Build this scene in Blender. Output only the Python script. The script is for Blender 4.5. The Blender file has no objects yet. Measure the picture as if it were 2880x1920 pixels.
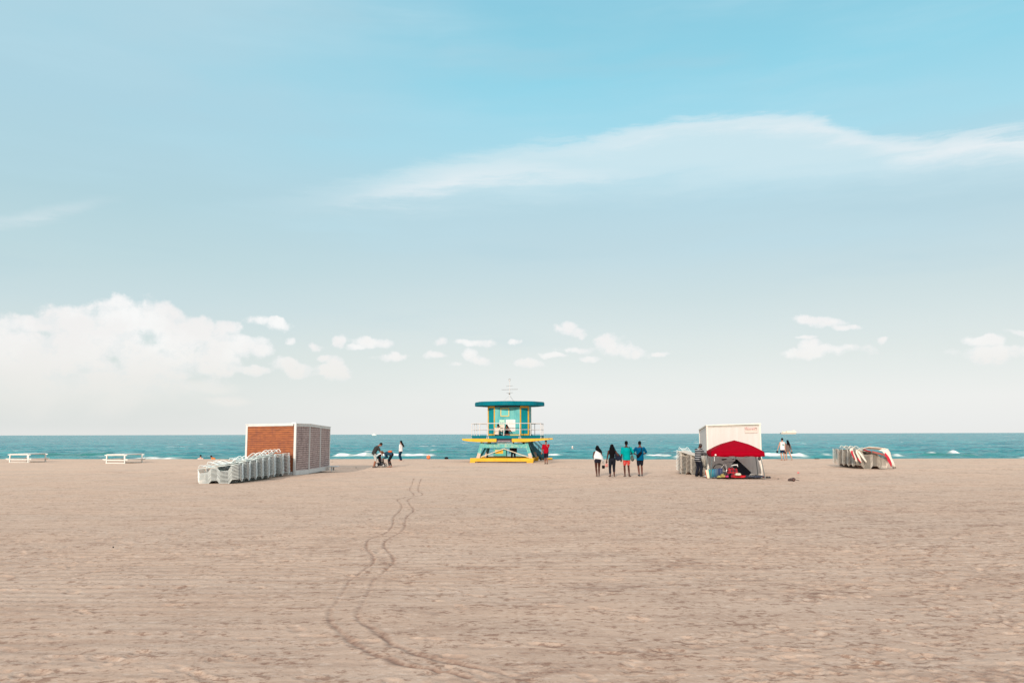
import bpy, math, random
import numpy as np
from mathutils import Vector, Matrix

random.seed(7)
rng = np.random.default_rng(11)
S = bpy.context.scene
COL = S.collection
R = math.radians

# ------------------------------------------------------------------ camera
F = 2320.0            # focal length in photograph pixels (2880 wide)
CH = 2.25             # eye height over the sand
PITCH = math.atan(260.0 / F)
ROLL = R(-0.15)
cam_d = bpy.data.cameras.new('camera')
cam = bpy.data.objects.new('camera', cam_d)
COL.objects.link(cam)
cam_d.sensor_width = 36.0
cam_d.lens = F / 2880 * 36
cam_d.clip_start = 0.1
cam_d.clip_end = 40000
cam.location = (0, 0, CH)
CM = Matrix.Rotation(R(90) + PITCH, 4, 'X') @ Matrix.Rotation(ROLL, 4, 'Z')
cam.rotation_euler = CM.to_euler()
S.camera = cam

def ray(px, py):
    v = Vector(((px - 1440) / F, (960 - py) / F, -1.0))
    return (CM.to_3x3() @ v).normalized()
def ground(px, py, z=0.0):
    d = ray(px, py)
    t = (z - CH) / d.z
    return Vector((d.x * t, d.y * t, z))
def atd(px, py, D):
    d = ray(px, py)
    t = D / d.y
    return Vector((d.x * t, D, CH + d.z * t))

# ------------------------------------------------------------------ tags
def tag(o, label=None, cat=None, group=None, kind=None):
    if label: o['label'] = label
    if cat: o['category'] = cat
    if group: o['group'] = group
    if kind: o['kind'] = kind
    return o
def empty(name, loc=(0, 0, 0), rz=0.0, label=None, cat=None, group=None):
    o = bpy.data.objects.new(name, None)
    o.empty_display_size = 0.2
    COL.objects.link(o)
    o.location = loc
    o.rotation_euler = (0, 0, rz)
    return tag(o, label, cat, group)

# ------------------------------------------------------------------ materials
def srgb(r, g, b):
    f = lambda c: (c / 255 / 12.92) if c / 255 <= 0.04045 else ((c / 255 + 0.055) / 1.055) ** 2.4
    return (f(r), f(g), f(b), 1)
class NT:
    def __init__(s, tree): s.t = tree; s.n = tree.nodes; s.l = tree.links
    def add(s, typ, **kw):
        n = s.n.new(typ)
        for k, v in kw.items(): setattr(n, k, v)
        return n
    def set(s, sock, v):
        if hasattr(v, 'is_output') or isinstance(v, bpy.types.NodeSocket): s.l.new(v, sock)
        else: sock.default_value = v
    def math(s, op, a, b=None, c=None, clamp=False):
        n = s.add('ShaderNodeMath', operation=op); n.use_clamp = clamp
        s.set(n.inputs[0], a)
        if b is not None: s.set(n.inputs[1], b)
        if c is not None: s.set(n.inputs[2], c)
        return n.outputs[0]
    def vmath(s, op, a, b=None):
        n = s.add('ShaderNodeVectorMath', operation=op)
        s.set(n.inputs[0], a)
        if b is not None: s.set(n.inputs[1], b)
        return n.outputs['Value'] if op in ('DOT_PRODUCT', 'LENGTH') else n.outputs[0]
    def mix(s, f, a, b, blend='MIX'):
        n = s.add('ShaderNodeMix', data_type='RGBA', blend_type=blend)
        s.set(n.inputs[0], f); s.set(n.inputs[6], a); s.set(n.inputs[7], b)
        return n.outputs[2]
    def noise(s, vec, scale, detail=4, rough=0.55, lac=2.0, dist=0.0):
        n = s.add('ShaderNodeTexNoise')
        if vec is not None: s.l.new(vec, n.inputs['Vector'])
        n.inputs['Scale'].default_value = scale
        n.inputs['Detail'].default_value = detail
        n.inputs['Roughness'].default_value = rough
        n.inputs['Distortion'].default_value = dist
        return n.outputs['Fac']
    def ramp(s, f, stops, interp='LINEAR'):
        n = s.add('ShaderNodeValToRGB')
        s.set(n.inputs[0], f)
        cr = n.color_ramp; cr.interpolation = interp
        while len(cr.elements) > 1: cr.elements.remove(cr.elements[-1])
        cr.elements[0].position = stops[0][0]; cr.elements[0].color = stops[0][1]
        for p, c in stops[1:]:
            e = cr.elements.new(p); e.color = c
        return n.outputs[0]
    def mapr(s, v, a, b, c=0.0, d=1.0, smooth=True):
        n = s.add('ShaderNodeMapRange')
        n.interpolation_type = 'SMOOTHSTEP' if smooth else 'LINEAR'
        s.set(n.inputs[0], v)
        for i, x in enumerate((a, b, c, d)): s.set(n.inputs[1 + i], x)
        return n.outputs[0]
    def mapping(s, vec, loc=(0, 0, 0), rot=(0, 0, 0), sc=(1, 1, 1)):
        n = s.add('ShaderNodeMapping')
        s.l.new(vec, n.inputs[0])
        n.inputs[1].default_value = loc; n.inputs[2].default_value = rot; n.inputs[3].default_value = sc
        return n.outputs[0]
    def bump(s, h, strength, dist):
        n = s.add('ShaderNodeBump')
        n.inputs['Strength'].default_value = strength
        n.inputs['Distance'].default_value = dist
        s.l.new(h, n.inputs['Height'])
        return n.outputs[0]
def newmat(name):
    m = bpy.data.materials.new(name); m.use_nodes = True
    t = NT(m.node_tree)
    p = m.node_tree.nodes['Principled BSDF']
    return m, t, p
_mc = {}
def mat(name, col, rough=0.6, var=0.12, scale=6.0, metal=0.0, bump=0.0, bscale=40, spec=0.5, dirt=None, dirtf=0.5, dscale=3.0, stretch=(1, 1, 1)):
    """painted / woven / moulded surface: base colour with mottling, optional wear patches"""
    if name in _mc: return _mc[name]
    m, t, p = newmat(name)
    if len(col) == 3: col = (*col, 1)
    tc = t.add('ShaderNodeTexCoord').outputs['Object']
    v = t.mapping(tc, sc=stretch)
    n = t.noise(v, scale, 5)
    lo = tuple(c * (1 - var) for c in col[:3]) + (1,)
    hi = tuple(min(1, c * (1 + var)) for c in col[:3]) + (1,)
    c = t.mix(t.mapr(n, 0.3, 0.7), lo, hi)
    if dirt:
        n2 = t.noise(v, dscale, 8, 0.7)
        c = t.mix(t.mapr(n2, dirtf, dirtf + 0.08), c, (*dirt[:3], 1))
    t.l.new(c, p.inputs['Base Color'])
    p.inputs['Roughness'].default_value = rough
    p.inputs['Metallic'].default_value = metal
    p.inputs['Specular IOR Level'].default_value = spec
    if bump:
        t.l.new(t.bump(t.noise(v, bscale, 4), bump, 0.01), p.inputs['Normal'])
    _mc[name] = m
    return m

# ------------------------------------------------------------------ mesh builder
class MB:
    def __init__(s): s.v = []; s.f = []
    def add(s, vs, fs):
        o = len(s.v)
        s.v += [tuple(v) for v in vs]
        s.f += [tuple(i + o for i in f) for f in fs]
        return s
    def box(s, c, size, rot=None, taper=1.0):
        x, y, z = (a / 2 for a in size)
        vs = [Vector((sx * x * (taper if sz > 0 else 1), sy * y * (taper if sz > 0 else 1), sz * z)) for sx in (-1, 1) for sy in (-1, 1) for sz in (-1, 1)]
        if rot is not None:
            vs = [rot @ v for v in vs]
        vs = [v + Vector(c) for v in vs]
        return s.add(vs, [(0, 1, 3, 2), (4, 6, 7, 5), (0, 4, 5, 1), (2, 3, 7, 6), (0, 2, 6, 4), (1, 5, 7, 3)])
    def bar(s, a, b, w, h, up=(0, 0, 1)):
        a = Vector(a); b = Vector(b); d = (b - a).normalized()
        sd = d.cross(Vector(up))
        if sd.length < 1e-4: sd = Vector((1, 0, 0))
        sd.normalize(); u = sd.cross(d)
        vs = []
        for p in (a, b):
            for i, j in ((-1, -1), (1, -1), (1, 1), (-1, 1)):
                vs.append(p + sd * (i * w / 2) + u * (j * h / 2))
        return s.add(vs, [(3, 2, 1, 0), (4, 5, 6, 7), (0, 1, 5, 4), (1, 2, 6, 5), (2, 3, 7, 6), (3, 0, 4, 7)])
    def prism(s, poly, depth, M=None):
        """poly in local xz at y=0 extruded to y=depth"""
        n = len(poly)
        vs = [Vector((x, 0, z)) for x, z in poly] + [Vector((x, depth, z)) for x, z in poly]
        if M is not None: vs = [M @ v for v in vs]
        fs = [tuple(range(n)), tuple(range(2 * n - 1, n - 1, -1))]
        fs += [(i, i + n, (i + 1) % n + n, (i + 1) % n) for i in range(n)]
        return s.add(vs, fs)
    def plan(s, poly, z0, z1):
        """plan polygon extruded upward; z0/z1 floats or lists"""
        n = len(poly)
        a = z0 if isinstance(z0, (list, tuple)) else [z0] * n
        b = z1 if isinstance(z1, (list, tuple)) else [z1] * n
        vs = [Vector((p[0], p[1], a[i])) for i, p in enumerate(poly)] + [Vector((p[0], p[1], b[i])) for i, p in enumerate(poly)]
        fs = [tuple(range(n - 1, -1, -1)), tuple(range(n, 2 * n))]
        fs += [(i, (i + 1) % n, (i + 1) % n + n, i + n) for i in range(n)]
        return s.add(vs, fs)
    def tube(s, pts, r, n=6, closed=False):
        pts = [Vector(p) for p in pts]
        k = len(pts)
        rr = r if isinstance(r, (list, tuple)) else [r] * k
        ref = Vector((0.13, 0.21, 1)).normalized()
        vs = []
        for i, p in enumerate(pts):
            if closed: d = pts[(i + 1) % k] - pts[i - 1]
            else: d = pts[min(i + 1, k - 1)] - pts[max(i - 1, 0)]
            d.normalize()
            a = d.cross(ref)
            if a.length < 0.15: a = d.cross(Vector((1, 0, 0)))
            a.normalize(); b = a.cross(d)
            for j in range(n):
                t = 2 * math.pi * j / n
                vs.append(p + (a * math.cos(t) + b * math.sin(t)) * rr[i])
        fs = []
        for i in range(k if closed else k - 1):
            for j in range(n):
                i2 = (i + 1) % k
                fs.append((i * n + j, i * n + (j + 1) % n, i2 * n + (j + 1) % n, i2 * n + j))
        if not closed:
            fs.append(tuple(range(n - 1, -1, -1))); fs.append(tuple(range((k - 1) * n, k * n)))
        return s.add(vs, fs)
    def ball(s, c, r, M=None, nu=12, nv=8):
        c = Vector(c)
        if not isinstance(r, (list, tuple)): r = (r, r, r)
        vs = []
        def P(x, y, z):
            v = Vector((x * r[0], y * r[1], z * r[2]))
            if M is not None: v = M @ v
            return v + c
        vs.append(P(0, 0, -1))
        for i in range(1, nv):
            t = math.pi * i / nv
            for j in range(nu):
                a = 2 * math.pi * j / nu
                vs.append(P(math.sin(t) * math.cos(a), math.sin(t) * math.sin(a), -math.cos(t)))
        vs.append(P(0, 0, 1))
        fs = []
        for j in range(nu):
            fs.append((0, 1 + (j + 1) % nu, 1 + j))
            L = 1 + (nv - 2) * nu
            fs.append((L + j, L + (j + 1) % nu, len(vs) - 1))
        for i in range(nv - 2):
            for j in range(nu):
                a = 1 + i * nu
                fs.append((a + j, a + (j + 1) % nu, a + nu + (j + 1) % nu, a + nu + j))
        return s.add(vs, fs)
    def loft(s, secs, n=14):
        """secs: (centre, xaxis, yaxis) rings, capped"""
        vs = []
        for c, ax, ay in secs:
            for j in range(n):
                t = 2 * math.pi * j / n
                vs.append(Vector(c) + Vector(ax) * math.cos(t) + Vector(ay) * math.sin(t))
        k = len(secs); fs = []
        for i in range(k - 1):
            for j in range(n):
                fs.append((i * n + j, i * n + (j + 1) % n, (i + 1) * n + (j + 1) % n, (i + 1) * n + j))
        fs.append(tuple(range(n - 1, -1, -1))); fs.append(tuple(range((k - 1) * n, k * n)))
        return s.add(vs, fs)
    def cap(s, a, b, r0, r1, n=10):
        a = Vector(a); b = Vector(b)
        s.tube([a, b], [r0, r1], n)
        s.ball(a, r0, nu=n, nv=6); s.ball(b, r1, nu=n, nv=6)
        return s
    def build(s, name, m, parent=None, smooth=False, bevel=0.0):
        me = bpy.data.meshes.new(name)
        me.from_pydata(s.v, [], s.f)
        me.update()
        if smooth: me.polygons.foreach_set('use_smooth', [True] * len(me.polygons))
        o = bpy.data.objects.new(name, me)
        if m: me.materials.append(m)
        COL.objects.link(o)
        if parent is not None: o.parent = parent
        if bevel:
            b = o.modifiers.new('edge', 'BEVEL'); b.width = bevel; b.segments = 2; b.limit_method = 'ANGLE'
        return o
REMESH = []
def blend(o, voxel, smooth=4):
    r = o.modifiers.new('blend', 'REMESH'); r.mode = 'VOXEL'; r.voxel_size = voxel; r.use_smooth_shade = True
    if smooth:
        k = o.modifiers.new('soft', 'SMOOTH'); k.factor = 0.5; k.iterations = smooth
    REMESH.append(o)
    return o
def bake_all():
    bpy.context.view_layer.update()
    dg = bpy.context.evaluated_depsgraph_get()
    for o in REMESH:
        me = bpy.data.meshes.new_from_object(o.evaluated_get(dg))
        o.modifiers.clear(); o.data = me
        me.polygons.foreach_set('use_smooth', [True] * len(me.polygons))

# ------------------------------------------------------------------ numpy noise
_tab = rng.random((256, 256)).astype(np.float32)
def vn(x, y, seed=0):
    x = x + seed * 17.13; y = y + seed * 9.71
    xi = np.floor(x).astype(np.int64); yi = np.floor(y).astype(np.int64)
    fx = (x - xi); fy = (y - yi)
    fx = fx * fx * (3 - 2 * fx); fy = fy * fy * (3 - 2 * fy)
    a = _tab[xi & 255, yi & 255]; b = _tab[(xi + 1) & 255, yi & 255]
    c = _tab[xi & 255, (yi + 1) & 255]; d = _tab[(xi + 1) & 255, (yi + 1) & 255]
    return (a * (1 - fx) + b * fx) * (1 - fy) + (c * (1 - fx) + d * fx) * fy - 0.5
def fbm(x, y, oct=4, seed=0, gain=0.5):
    h = 0; a = 1.0
    for i in range(oct):
        h = h + a * vn(x, y, seed + i * 3)
        x = x * 2.03 + y * 0.31; y = y * 2.03 - x * 0.12; a *= gain
    return h
def grid_mesh(name, X, Y, Z, attrs, m):
    nr, nc = X.shape
    co = np.stack([X, Y, Z], -1).reshape(-1, 3).astype(np.float32)
    i = np.arange(nr - 1)[:, None] * nc + np.arange(nc - 1)[None, :]
    q = np.stack([i, i + 1, i + nc + 1, i + nc], -1).reshape(-1, 4).astype(np.int32)
    me = bpy.data.meshes.new(name)
    me.vertices.add(len(co)); me.vertices.foreach_set('co', co.ravel())
    me.loops.add(q.size); me.loops.foreach_set('vertex_index', q.ravel())
    me.polygons.add(len(q))
    me.polygons.foreach_set('loop_start', np.arange(0, q.size, 4, dtype=np.int32))
    me.polygons.foreach_set('loop_total', np.full(len(q), 4, dtype=np.int32))
    me.polygons.foreach_set('use_smooth', np.ones(len(q), dtype=bool))
    me.update(calc_edges=True)
    for k, a in attrs.items():
        at = me.attributes.new(k, 'FLOAT', 'POINT')
        at.data.foreach_set('value', a.astype(np.float32).ravel())
    me.materials.append(m)
    o = bpy.data.objects.new(name, me); COL.objects.link(o)
    o['kind'] = 'structure'
    return o

# ------------------------------------------------------------------ world
EXPO = 0.9
SKYS = 0.1
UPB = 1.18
SUN_EL = R(19); SUN_AZ = R(193)        # azimuth from +Y, clockwise: behind the camera, a little left
w = bpy.data.worlds.new('World'); S.world = w; w.use_nodes = True
t = NT(w.node_tree)
t.n.clear()
geo = t.add('ShaderNodeNewGeometry')
tc = t.add('ShaderNodeTexCoord').outputs['Generated']
sep = t.add('ShaderNodeSeparateXYZ'); t.l.new(tc, sep.inputs[0])
az = t.math('ARCTAN2', sep.outputs[0], sep.outputs[1])
el = t.math('ARCSINE', sep.outputs[2])
cmb = t.add('ShaderNodeCombineXYZ'); t.l.new(az, cmb.inputs[0]); t.l.new(el, cmb.inputs[1])
UV = cmb.outputs[0]
def ae(px, py):
    d = ray(px, py); return math.atan2(d.x, d.y), math.asin(d.z)
# warp fields
nA = t.add('ShaderNodeTexNoise'); t.l.new(UV, nA.inputs['Vector']); nA.inputs['Scale'].default_value = 9; nA.inputs['Detail'].default_value = 5
wA = t.vmath('SUBTRACT', nA.outputs['Color'], (0.5, 0.5, 0.5))
nB = t.add('ShaderNodeTexNoise'); t.l.new(UV, nB.inputs['Vector']); nB.inputs['Scale'].default_value = 34; nB.inputs['Detail'].default_value = 7; nB.inputs['Roughness'].default_value = 0.62
wB = t.vmath('SUBTRACT', nB.outputs['Color'], (0.5, 0.5, 0.5))
def scaled(v, s):
    n = t.add('ShaderNodeVectorMath', operation='MULTIPLY'); t.l.new(v, n.inputs[0]); n.inputs[1].default_value = s; return n.outputs[0]
UVc = t.vmath('ADD', t.vmath('ADD', UV, scaled(wA, (0.03, 0.014, 0))), scaled(wB, (0.024, 0.014, 0)))
UVs = t.vmath('ADD', t.vmath('ADD', UV, scaled(wA, (0.05, 0.014, 0))), scaled(wB, (0.012, 0.004, 0)))
# blob node group: 1 at the centre, 0 at the rim, with its upper side sharpened by K
ng = bpy.data.node_groups.new('blob', 'ShaderNodeTree')
for nm, ty in (('UV', 'NodeSocketVector'), ('C', 'NodeSocketVector'), ('A', 'NodeSocketVector'), ('B', 'NodeSocketVector'), ('K', 'NodeSocketFloat')):
    ng.interface.new_socket(nm, in_out='INPUT', socket_type=ty)
ng.interface.new_socket('V', in_out='OUTPUT', socket_type='NodeSocketFloat')
g = NT(ng); gi = g.add('NodeGroupInput'); go = g.add('NodeGroupOutput')
df = g.vmath('SUBTRACT', gi.outputs[0], gi.outputs[1])
gu = g.vmath('DOT_PRODUCT', df, gi.outputs[2]); gv = g.vmath('DOT_PRODUCT', df, gi.outputs[3])
gv = g.math('MAXIMUM', g.math('MULTIPLY', gv, gi.outputs[4]), g.math('MULTIPLY', gv, -1.0))
ln = g.math('SQRT', g.math('ADD', g.math('MULTIPLY', gu, gu), g.math('MULTIPLY', gv, gv)))
g.l.new(g.math('SUBTRACT', 1.0, ln), go.inputs[0])
def blob(uv, px, py, rx, ry, rot=0.0, K=1.0):
    n = t.add('ShaderNodeGroup'); n.node_tree = ng
    t.l.new(uv, n.inputs[0])
    a, e = ae(px, py)
    n.inputs[1].default_value = (a, e, 0)
    rx /= F; ry /= F; c, s_ = math.cos(R(rot)), math.sin(R(rot))
    n.inputs[2].default_value = (c / rx, s_ / rx, 0)
    n.inputs[3].default_value = (-s_ / ry, c / ry, 0)
    n.inputs[4].default_value = K
    return n.outputs[0]
def union(lst):
    o = lst[0]
    for x in lst[1:]: o = t.math('MAXIMUM', o, x)
    return o
def g01(c): return c
# base gradient by elevation: two columns of colour, pale (left, hazy) and clear (right, bluer)
def E(py): return (1220 - py) / F
vfac = t.mapr(el, 0.0, 0.6, 0, 1, False)
def pos(py): return math.atan(E(py)) / 0.6
pale = t.ramp(vfac, [(0.0, srgb(230, 232, 230)), (pos(1150), srgb(225, 229, 227)), (pos(1000), srgb(216, 226, 224)), (pos(880), srgb(203, 221, 224)),
                     (pos(760), srgb(192, 217, 221)), (pos(600), srgb(181, 213, 221)), (pos(350), srgb(176, 214, 227)), (pos(0), srgb(178, 216, 229)), (1.0, srgb(190, 222, 235))])
clear = t.ramp(vfac, [(0.0, srgb(240, 241, 240)), (pos(1130), srgb(240, 241, 240)), (pos(1010), srgb(226, 232, 230)), (pos(850), srgb(208, 223, 224)),
                      (pos(700), srgb(192, 217, 224)), (pos(560), srgb(184, 216, 226)), (pos(400), srgb(168, 221, 236)), (pos(200), srgb(146, 214, 233)), (pos(0), srgb(140, 206, 226)), (1.0, srgb(150, 205, 228))])
side = t.math('ADD', t.mapr(az, -0.50, 0.10, 0, 1), t.math('MULTIPLY', t.math('SUBTRACT', t.noise(t.mapping(UVs, rot=(0, 0, R(-12)), sc=(2.2, 7, 1)), 1.6, 4), 0.5), 0.9), clamp=True)
base = t.mix(side, pale, clear)
# thin streaks of veil across the upper sky
st = t.noise(t.mapping(UVs, rot=(0, 0, R(-9)), sc=(3.0, 26, 1)), 1.0, 6, 0.6)
st2 = t.noise(t.mapping(UVs, rot=(0, 0, R(-14)), sc=(1.6, 9, 1)), 1.3, 4, 0.5)
veil = t.math('MULTIPLY', t.mapr(st2, 0.42, 0.72), t.math('MULTIPLY', t.mapr(st, 0.25, 0.8), 0.55))
veil = t.math('MULTIPLY', veil, t.mapr(el, 0.12, 0.26))
base = t.mix(veil, base, srgb(190, 226, 238))
dk = t.math('MULTIPLY', t.mapr(t.noise(t.mapping(UVs, rot=(0, 0, R(-6)), sc=(2.0, 12, 1)), 1.1, 4), 0.5, 0.75), 0.30)
base = t.mix(t.math('MULTIPLY', dk, t.mapr(el, 0.05, 0.15)), base, srgb(176, 208, 220))
# long cirrus bands
def sunion(lst, k=0.45):
    o = lst[0]
    for x in lst[1:]: o = t.math('SMOOTH_MAX', o, x, k)
    return o
sepw = t.add('ShaderNodeSeparateXYZ'); t.l.new(UVs, sepw.inputs[0])
azn = t.mapr(sepw.outputs[0], -0.62, 0.62, 0, 1, False); elw = sepw.outputs[1]
def curve(pts):
    n = t.add('ShaderNodeFloatCurve'); cm_ = n.mapping.curves[0]
    P = sorted(((ae(x, y)[0] + 0.62) / 1.24, ae(x, y)[1] / 0.6) for x, y in pts)
    cm_.points[0].location = P[0]; cm_.points[1].location = P[-1]
    for q in P[1:-1]: cm_.points.new(*q)
    n.mapping.update(); t.l.new(azn, n.inputs['Value'])
    return t.math('MULTIPLY', n.outputs[0], 0.6)
sn = t.noise(t.mapping(UVs, rot=(0, 0, R(-7)), sc=(6, 44, 1)), 1.0, 9, 0.66)
snc = t.math('SUBTRACT', sn, 0.5)
def band(top, bot, st, sb, a0, a1, f0, f1, wob_):
    e_ = t.math('ADD', elw, t.math('MULTIPLY', snc, wob_ / F))
    m_ = t.math('MULTIPLY', t.mapr(t.math('SUBTRACT', curve(top), e_), 0.0, st / F), t.mapr(t.math('SUBTRACT', e_, curve(bot)), -0.25 * sb / F, sb / F))
    m_ = t.math('MULTIPLY', m_, t.mapr(az, ae(a0, 500)[0], ae(a1, 500)[0]))
    if f0: m_ = t.math('MULTIPLY', m_, t.mapr(az, ae(f0, 500)[0], ae(f1, 500)[0]))
    return m_
b1 = band([(900, 480), (1100, 452), (1300, 420), (1440, 398), (1620, 372), (1760, 345), (1900, 325), (2060, 314), (2220, 306), (2330, 316), (2400, 345), (2480, 370), (2600, 375), (2740, 362), (2880, 350), (3000, 345)],
          [(900, 500), (1100, 480), (1440, 445), (1620, 425), (1760, 410), (1900, 400), (2060, 400), (2220, 395), (2330, 405), (2400, 430), (2480, 460), (2600, 480), (2740, 475), (2880, 466), (3000, 460)], 40, 75, 1050, 1700, None, None, 130)
b2 = band([(700, 600), (900, 545), (1040, 505), (1150, 478), (1300, 450), (1440, 438), (1600, 446), (1760, 462), (1880, 470), (2200, 480)],
          [(700, 620), (900, 605), (1040, 592), (1150, 580), (1300, 552), (1440, 520), (1600, 510), (1760, 512), (1900, 500), (2200, 500)], 60, 60, 700, 1300, 2050, 1700, 150)
b3 = band([(-200, 600), (0, 590), (100, 570), (250, 545), (400, 530)], [(-200, 650), (0, 645), (100, 632), (250, 600), (400, 560)], 40, 36, -300, -100, 420, 60, 60)
b4 = band([(200, 660), (500, 570), (900, 500), (1100, 452), (1300, 420), (1440, 398), (1620, 372), (1760, 345), (1900, 325), (2060, 314), (2220, 306), (2330, 316), (2400, 345), (2480, 370), (2600, 375), (2740, 362), (2880, 350), (3000, 345)],
          [(200, 690), (500, 660), (900, 630), (1200, 610), (1440, 590), (1700, 570), (2000, 560), (2300, 555), (2600, 540), (2880, 520), (3000, 520)], 50, 110, 400, 1500, None, None, 120)
fib = t.mapr(sn, 0.30, 0.60, 0.45, 1.0)
c1 = t.math('MULTIPLY', t.math('MAXIMUM', t.math('MAXIMUM', b1, t.math('MULTIPLY', b2, 0.9)), t.math('MULTIPLY', b3, 0.6)), fib)
c2 = b4
base = t.mix(t.math('MULTIPLY', c2, 0.78), base, srgb(213, 234, 239))
base = t.mix(t.math('MULTIPLY', c1, 0.88), base, srgb(240, 244, 245))
# bright cumulus bank low on the left and small puffs along the horizon
cu = [(30, 1000, 330, 140, 0, 1.1), (240, 970, 330, 120, 0, 1.0), (200, 900, 120, 50, 0, 1), (345, 900, 110, 55, 0, 1), (440, 905, 95, 62, 0, 1), (80, 905, 160, 40, 0, 1),
      (510, 950, 120, 62, -15, 1), (520, 1010, 90, 50, 0, 1), (590, 1030, 60, 26, 0, 1), (560, 935, 60, 44, -20, 1), (430, 1045, 170, 50, 0, 1), (100, 1070, 300, 90, 0, 1), (330, 1075, 220, 60, 0, 1), (600, 985, 70, 50, 0, 1), (735, 985, 50, 24, 0, 1), (905, 1005, 30, 12, 0, 1), (1000, 975, 30, 12, 0, 1), (1280, 1022, 28, 9, 0, 1), (1560, 1000, 40, 9, 0, 1), (2345, 985, 60, 14, 0, 1), (2330, 910, 50, 12, 0, 1),
      (675, 965, 95, 36, 0, 1.3), (770, 915, 62, 20, -12, 1), (640, 922, 34, 18, 0, 1), (812, 962, 26, 12, 0, 1), (880, 975, 30, 15, 0, 1),
      (795, 1020, 58, 24, -20, 1), (845, 1040, 32, 22, 0, 1), (945, 1040, 72, 26, -8, 1.2), (938, 1022, 34, 22, 0, 1), (700, 1035, 42, 14, 0, 1),
      (948, 958, 26, 20, 0, 1), (1055, 960, 68, 20, 0, 1.3), (1110, 1000, 62, 13, 0, 1), (1120, 992, 26, 14, 0, 1),
      (1245, 960, 34, 22, 0, 1), (1320, 965, 82, 12, 0, 1.2), (1235, 1004, 46, 15, 0, 1.2), (1345, 1012, 54, 17, -10, 1.2), (1322, 998, 26, 20, 0, 1), (1445, 967, 26, 8, 0, 1),
      (1490, 1018, 55, 13, 0, 1.2), (1620, 932, 68, 22, -8, 1.2), (1610, 918, 34, 16, 0, 1), (1720, 980, 92, 24, -15, 1.2), (1700, 960, 42, 22, 0, 1), (1635, 985, 70, 14, -4, 1), (1660, 1008, 50, 9, 0, 1), (1850, 998, 28, 7, 0, 1),
      (2290, 903, 72, 16, -5, 1.4), (2380, 922, 52, 9, -6, 1), (2265, 949, 30, 6, 0, 1), (2290, 990, 116, 20, 0, 1.3), (2282, 972, 34, 15, 0, 1), (2485, 962, 14, 8, 0, 1),
      (2790, 990, 125, 24, 0, 1.3), (2770, 962, 70, 18, 0, 1), (2870, 940, 42, 12, -15, 1)]
cuv = union([blob(UVc, c[0], c[1], c[2] * (1.14 if c[2] < 140 else 1.0), c[3] * (1.2 if c[2] < 140 else 1.05), *c[4:]) for c in cu])
nC = t.noise(UV, 48, 9, 0.70)
nD = t.noise(UV, 14, 4, 0.5)
def lobes(scale):
    v_ = t.add('ShaderNodeTexVoronoi', feature='SMOOTH_F1'); v_.inputs['Scale'].default_value = scale; v_.inputs['Smoothness'].default_value = 0.35
    t.l.new(t.mapping(UVc, sc=(1, 1.35, 1)), v_.inputs['Vector']); return t.math('SUBTRACT', 0.45, v_.outputs['Distance'])
lb = t.math('ADD', t.math('MULTIPLY', lobes(22), 0.75), t.math('MULTIPLY', lobes(60), 0.45))
cv = t.math('ADD', t.math('ADD', cuv, lb), t.math('ADD', t.math('MULTIPLY', t.math('SUBTRACT', nC, 0.5), 1.05), t.math('MULTIPLY', t.math('SUBTRACT', nD, 0.5), 0.35)))
cm = t.math('MULTIPLY', t.mapr(cv, 0.02, 0.42), 1.0)
cm = t.math('MULTIPLY', cm, t.mapr(el, E(1150), E(1050), 0.0, 1.0))
low = t.math('MULTIPLY', t.mapr(t.math('ADD', union([blob(UVc, 150, 1090, 480, 90, 0, 1), blob(UVc, 570, 1085, 130, 26, 0, 1), blob(UVc, 640, 1120, 100, 20, 0, 1)]), t.math('MULTIPLY', t.math('SUBTRACT', nD, 0.5), 1.2)), 0.1, 0.9), 0.55)
cucol = t.mix(t.mapr(t.noise(UVc, 11, 5, 0.55), 0.38, 0.66), srgb(244, 241, 239), srgb(252, 251, 249))
cucol = t.mix(t.mapr(el, E(1080), E(960)), srgb(240, 238, 235), cucol)
cucol = t.mix(t.math('MULTIPLY', t.mapr(t.math('ADD', cv, t.math('MULTIPLY', t.math('SUBTRACT', nC, 0.5), 1.6)), 0.75, 0.2), 0.50), cucol, srgb(228, 234, 235))
sky = t.mix(low, base, srgb(243, 240, 236))
sky = t.mix(cm, sky, cucol)
# pale glow just over the sea line
sky = t.mix(t.math('MULTIPLY', t.mapr(el, 0.012, 0.0), 0.35), sky, srgb(240, 240, 237))
K = 1.0 / (SKYS * 2 ** EXPO)
skyl = t.vmath('MULTIPLY', sky, (K, K, K))
# above the picture the unseen sky is brightened to add fill light
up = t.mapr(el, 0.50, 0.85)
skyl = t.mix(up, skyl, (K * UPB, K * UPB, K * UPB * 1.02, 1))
nis = t.add('ShaderNodeTexSky', sky_type='NISHITA'); nis.sun_disc = False
nis.sun_elevation = SUN_EL; nis.sun_rotation = SUN_AZ; nis.dust_density = 2.0; nis.ozone_density = 1.5
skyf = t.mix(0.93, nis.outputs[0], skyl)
bg = t.add('ShaderNodeBackground'); t.l.new(skyf, bg.inputs[0]); bg.inputs[1].default_value = SKYS
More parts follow.
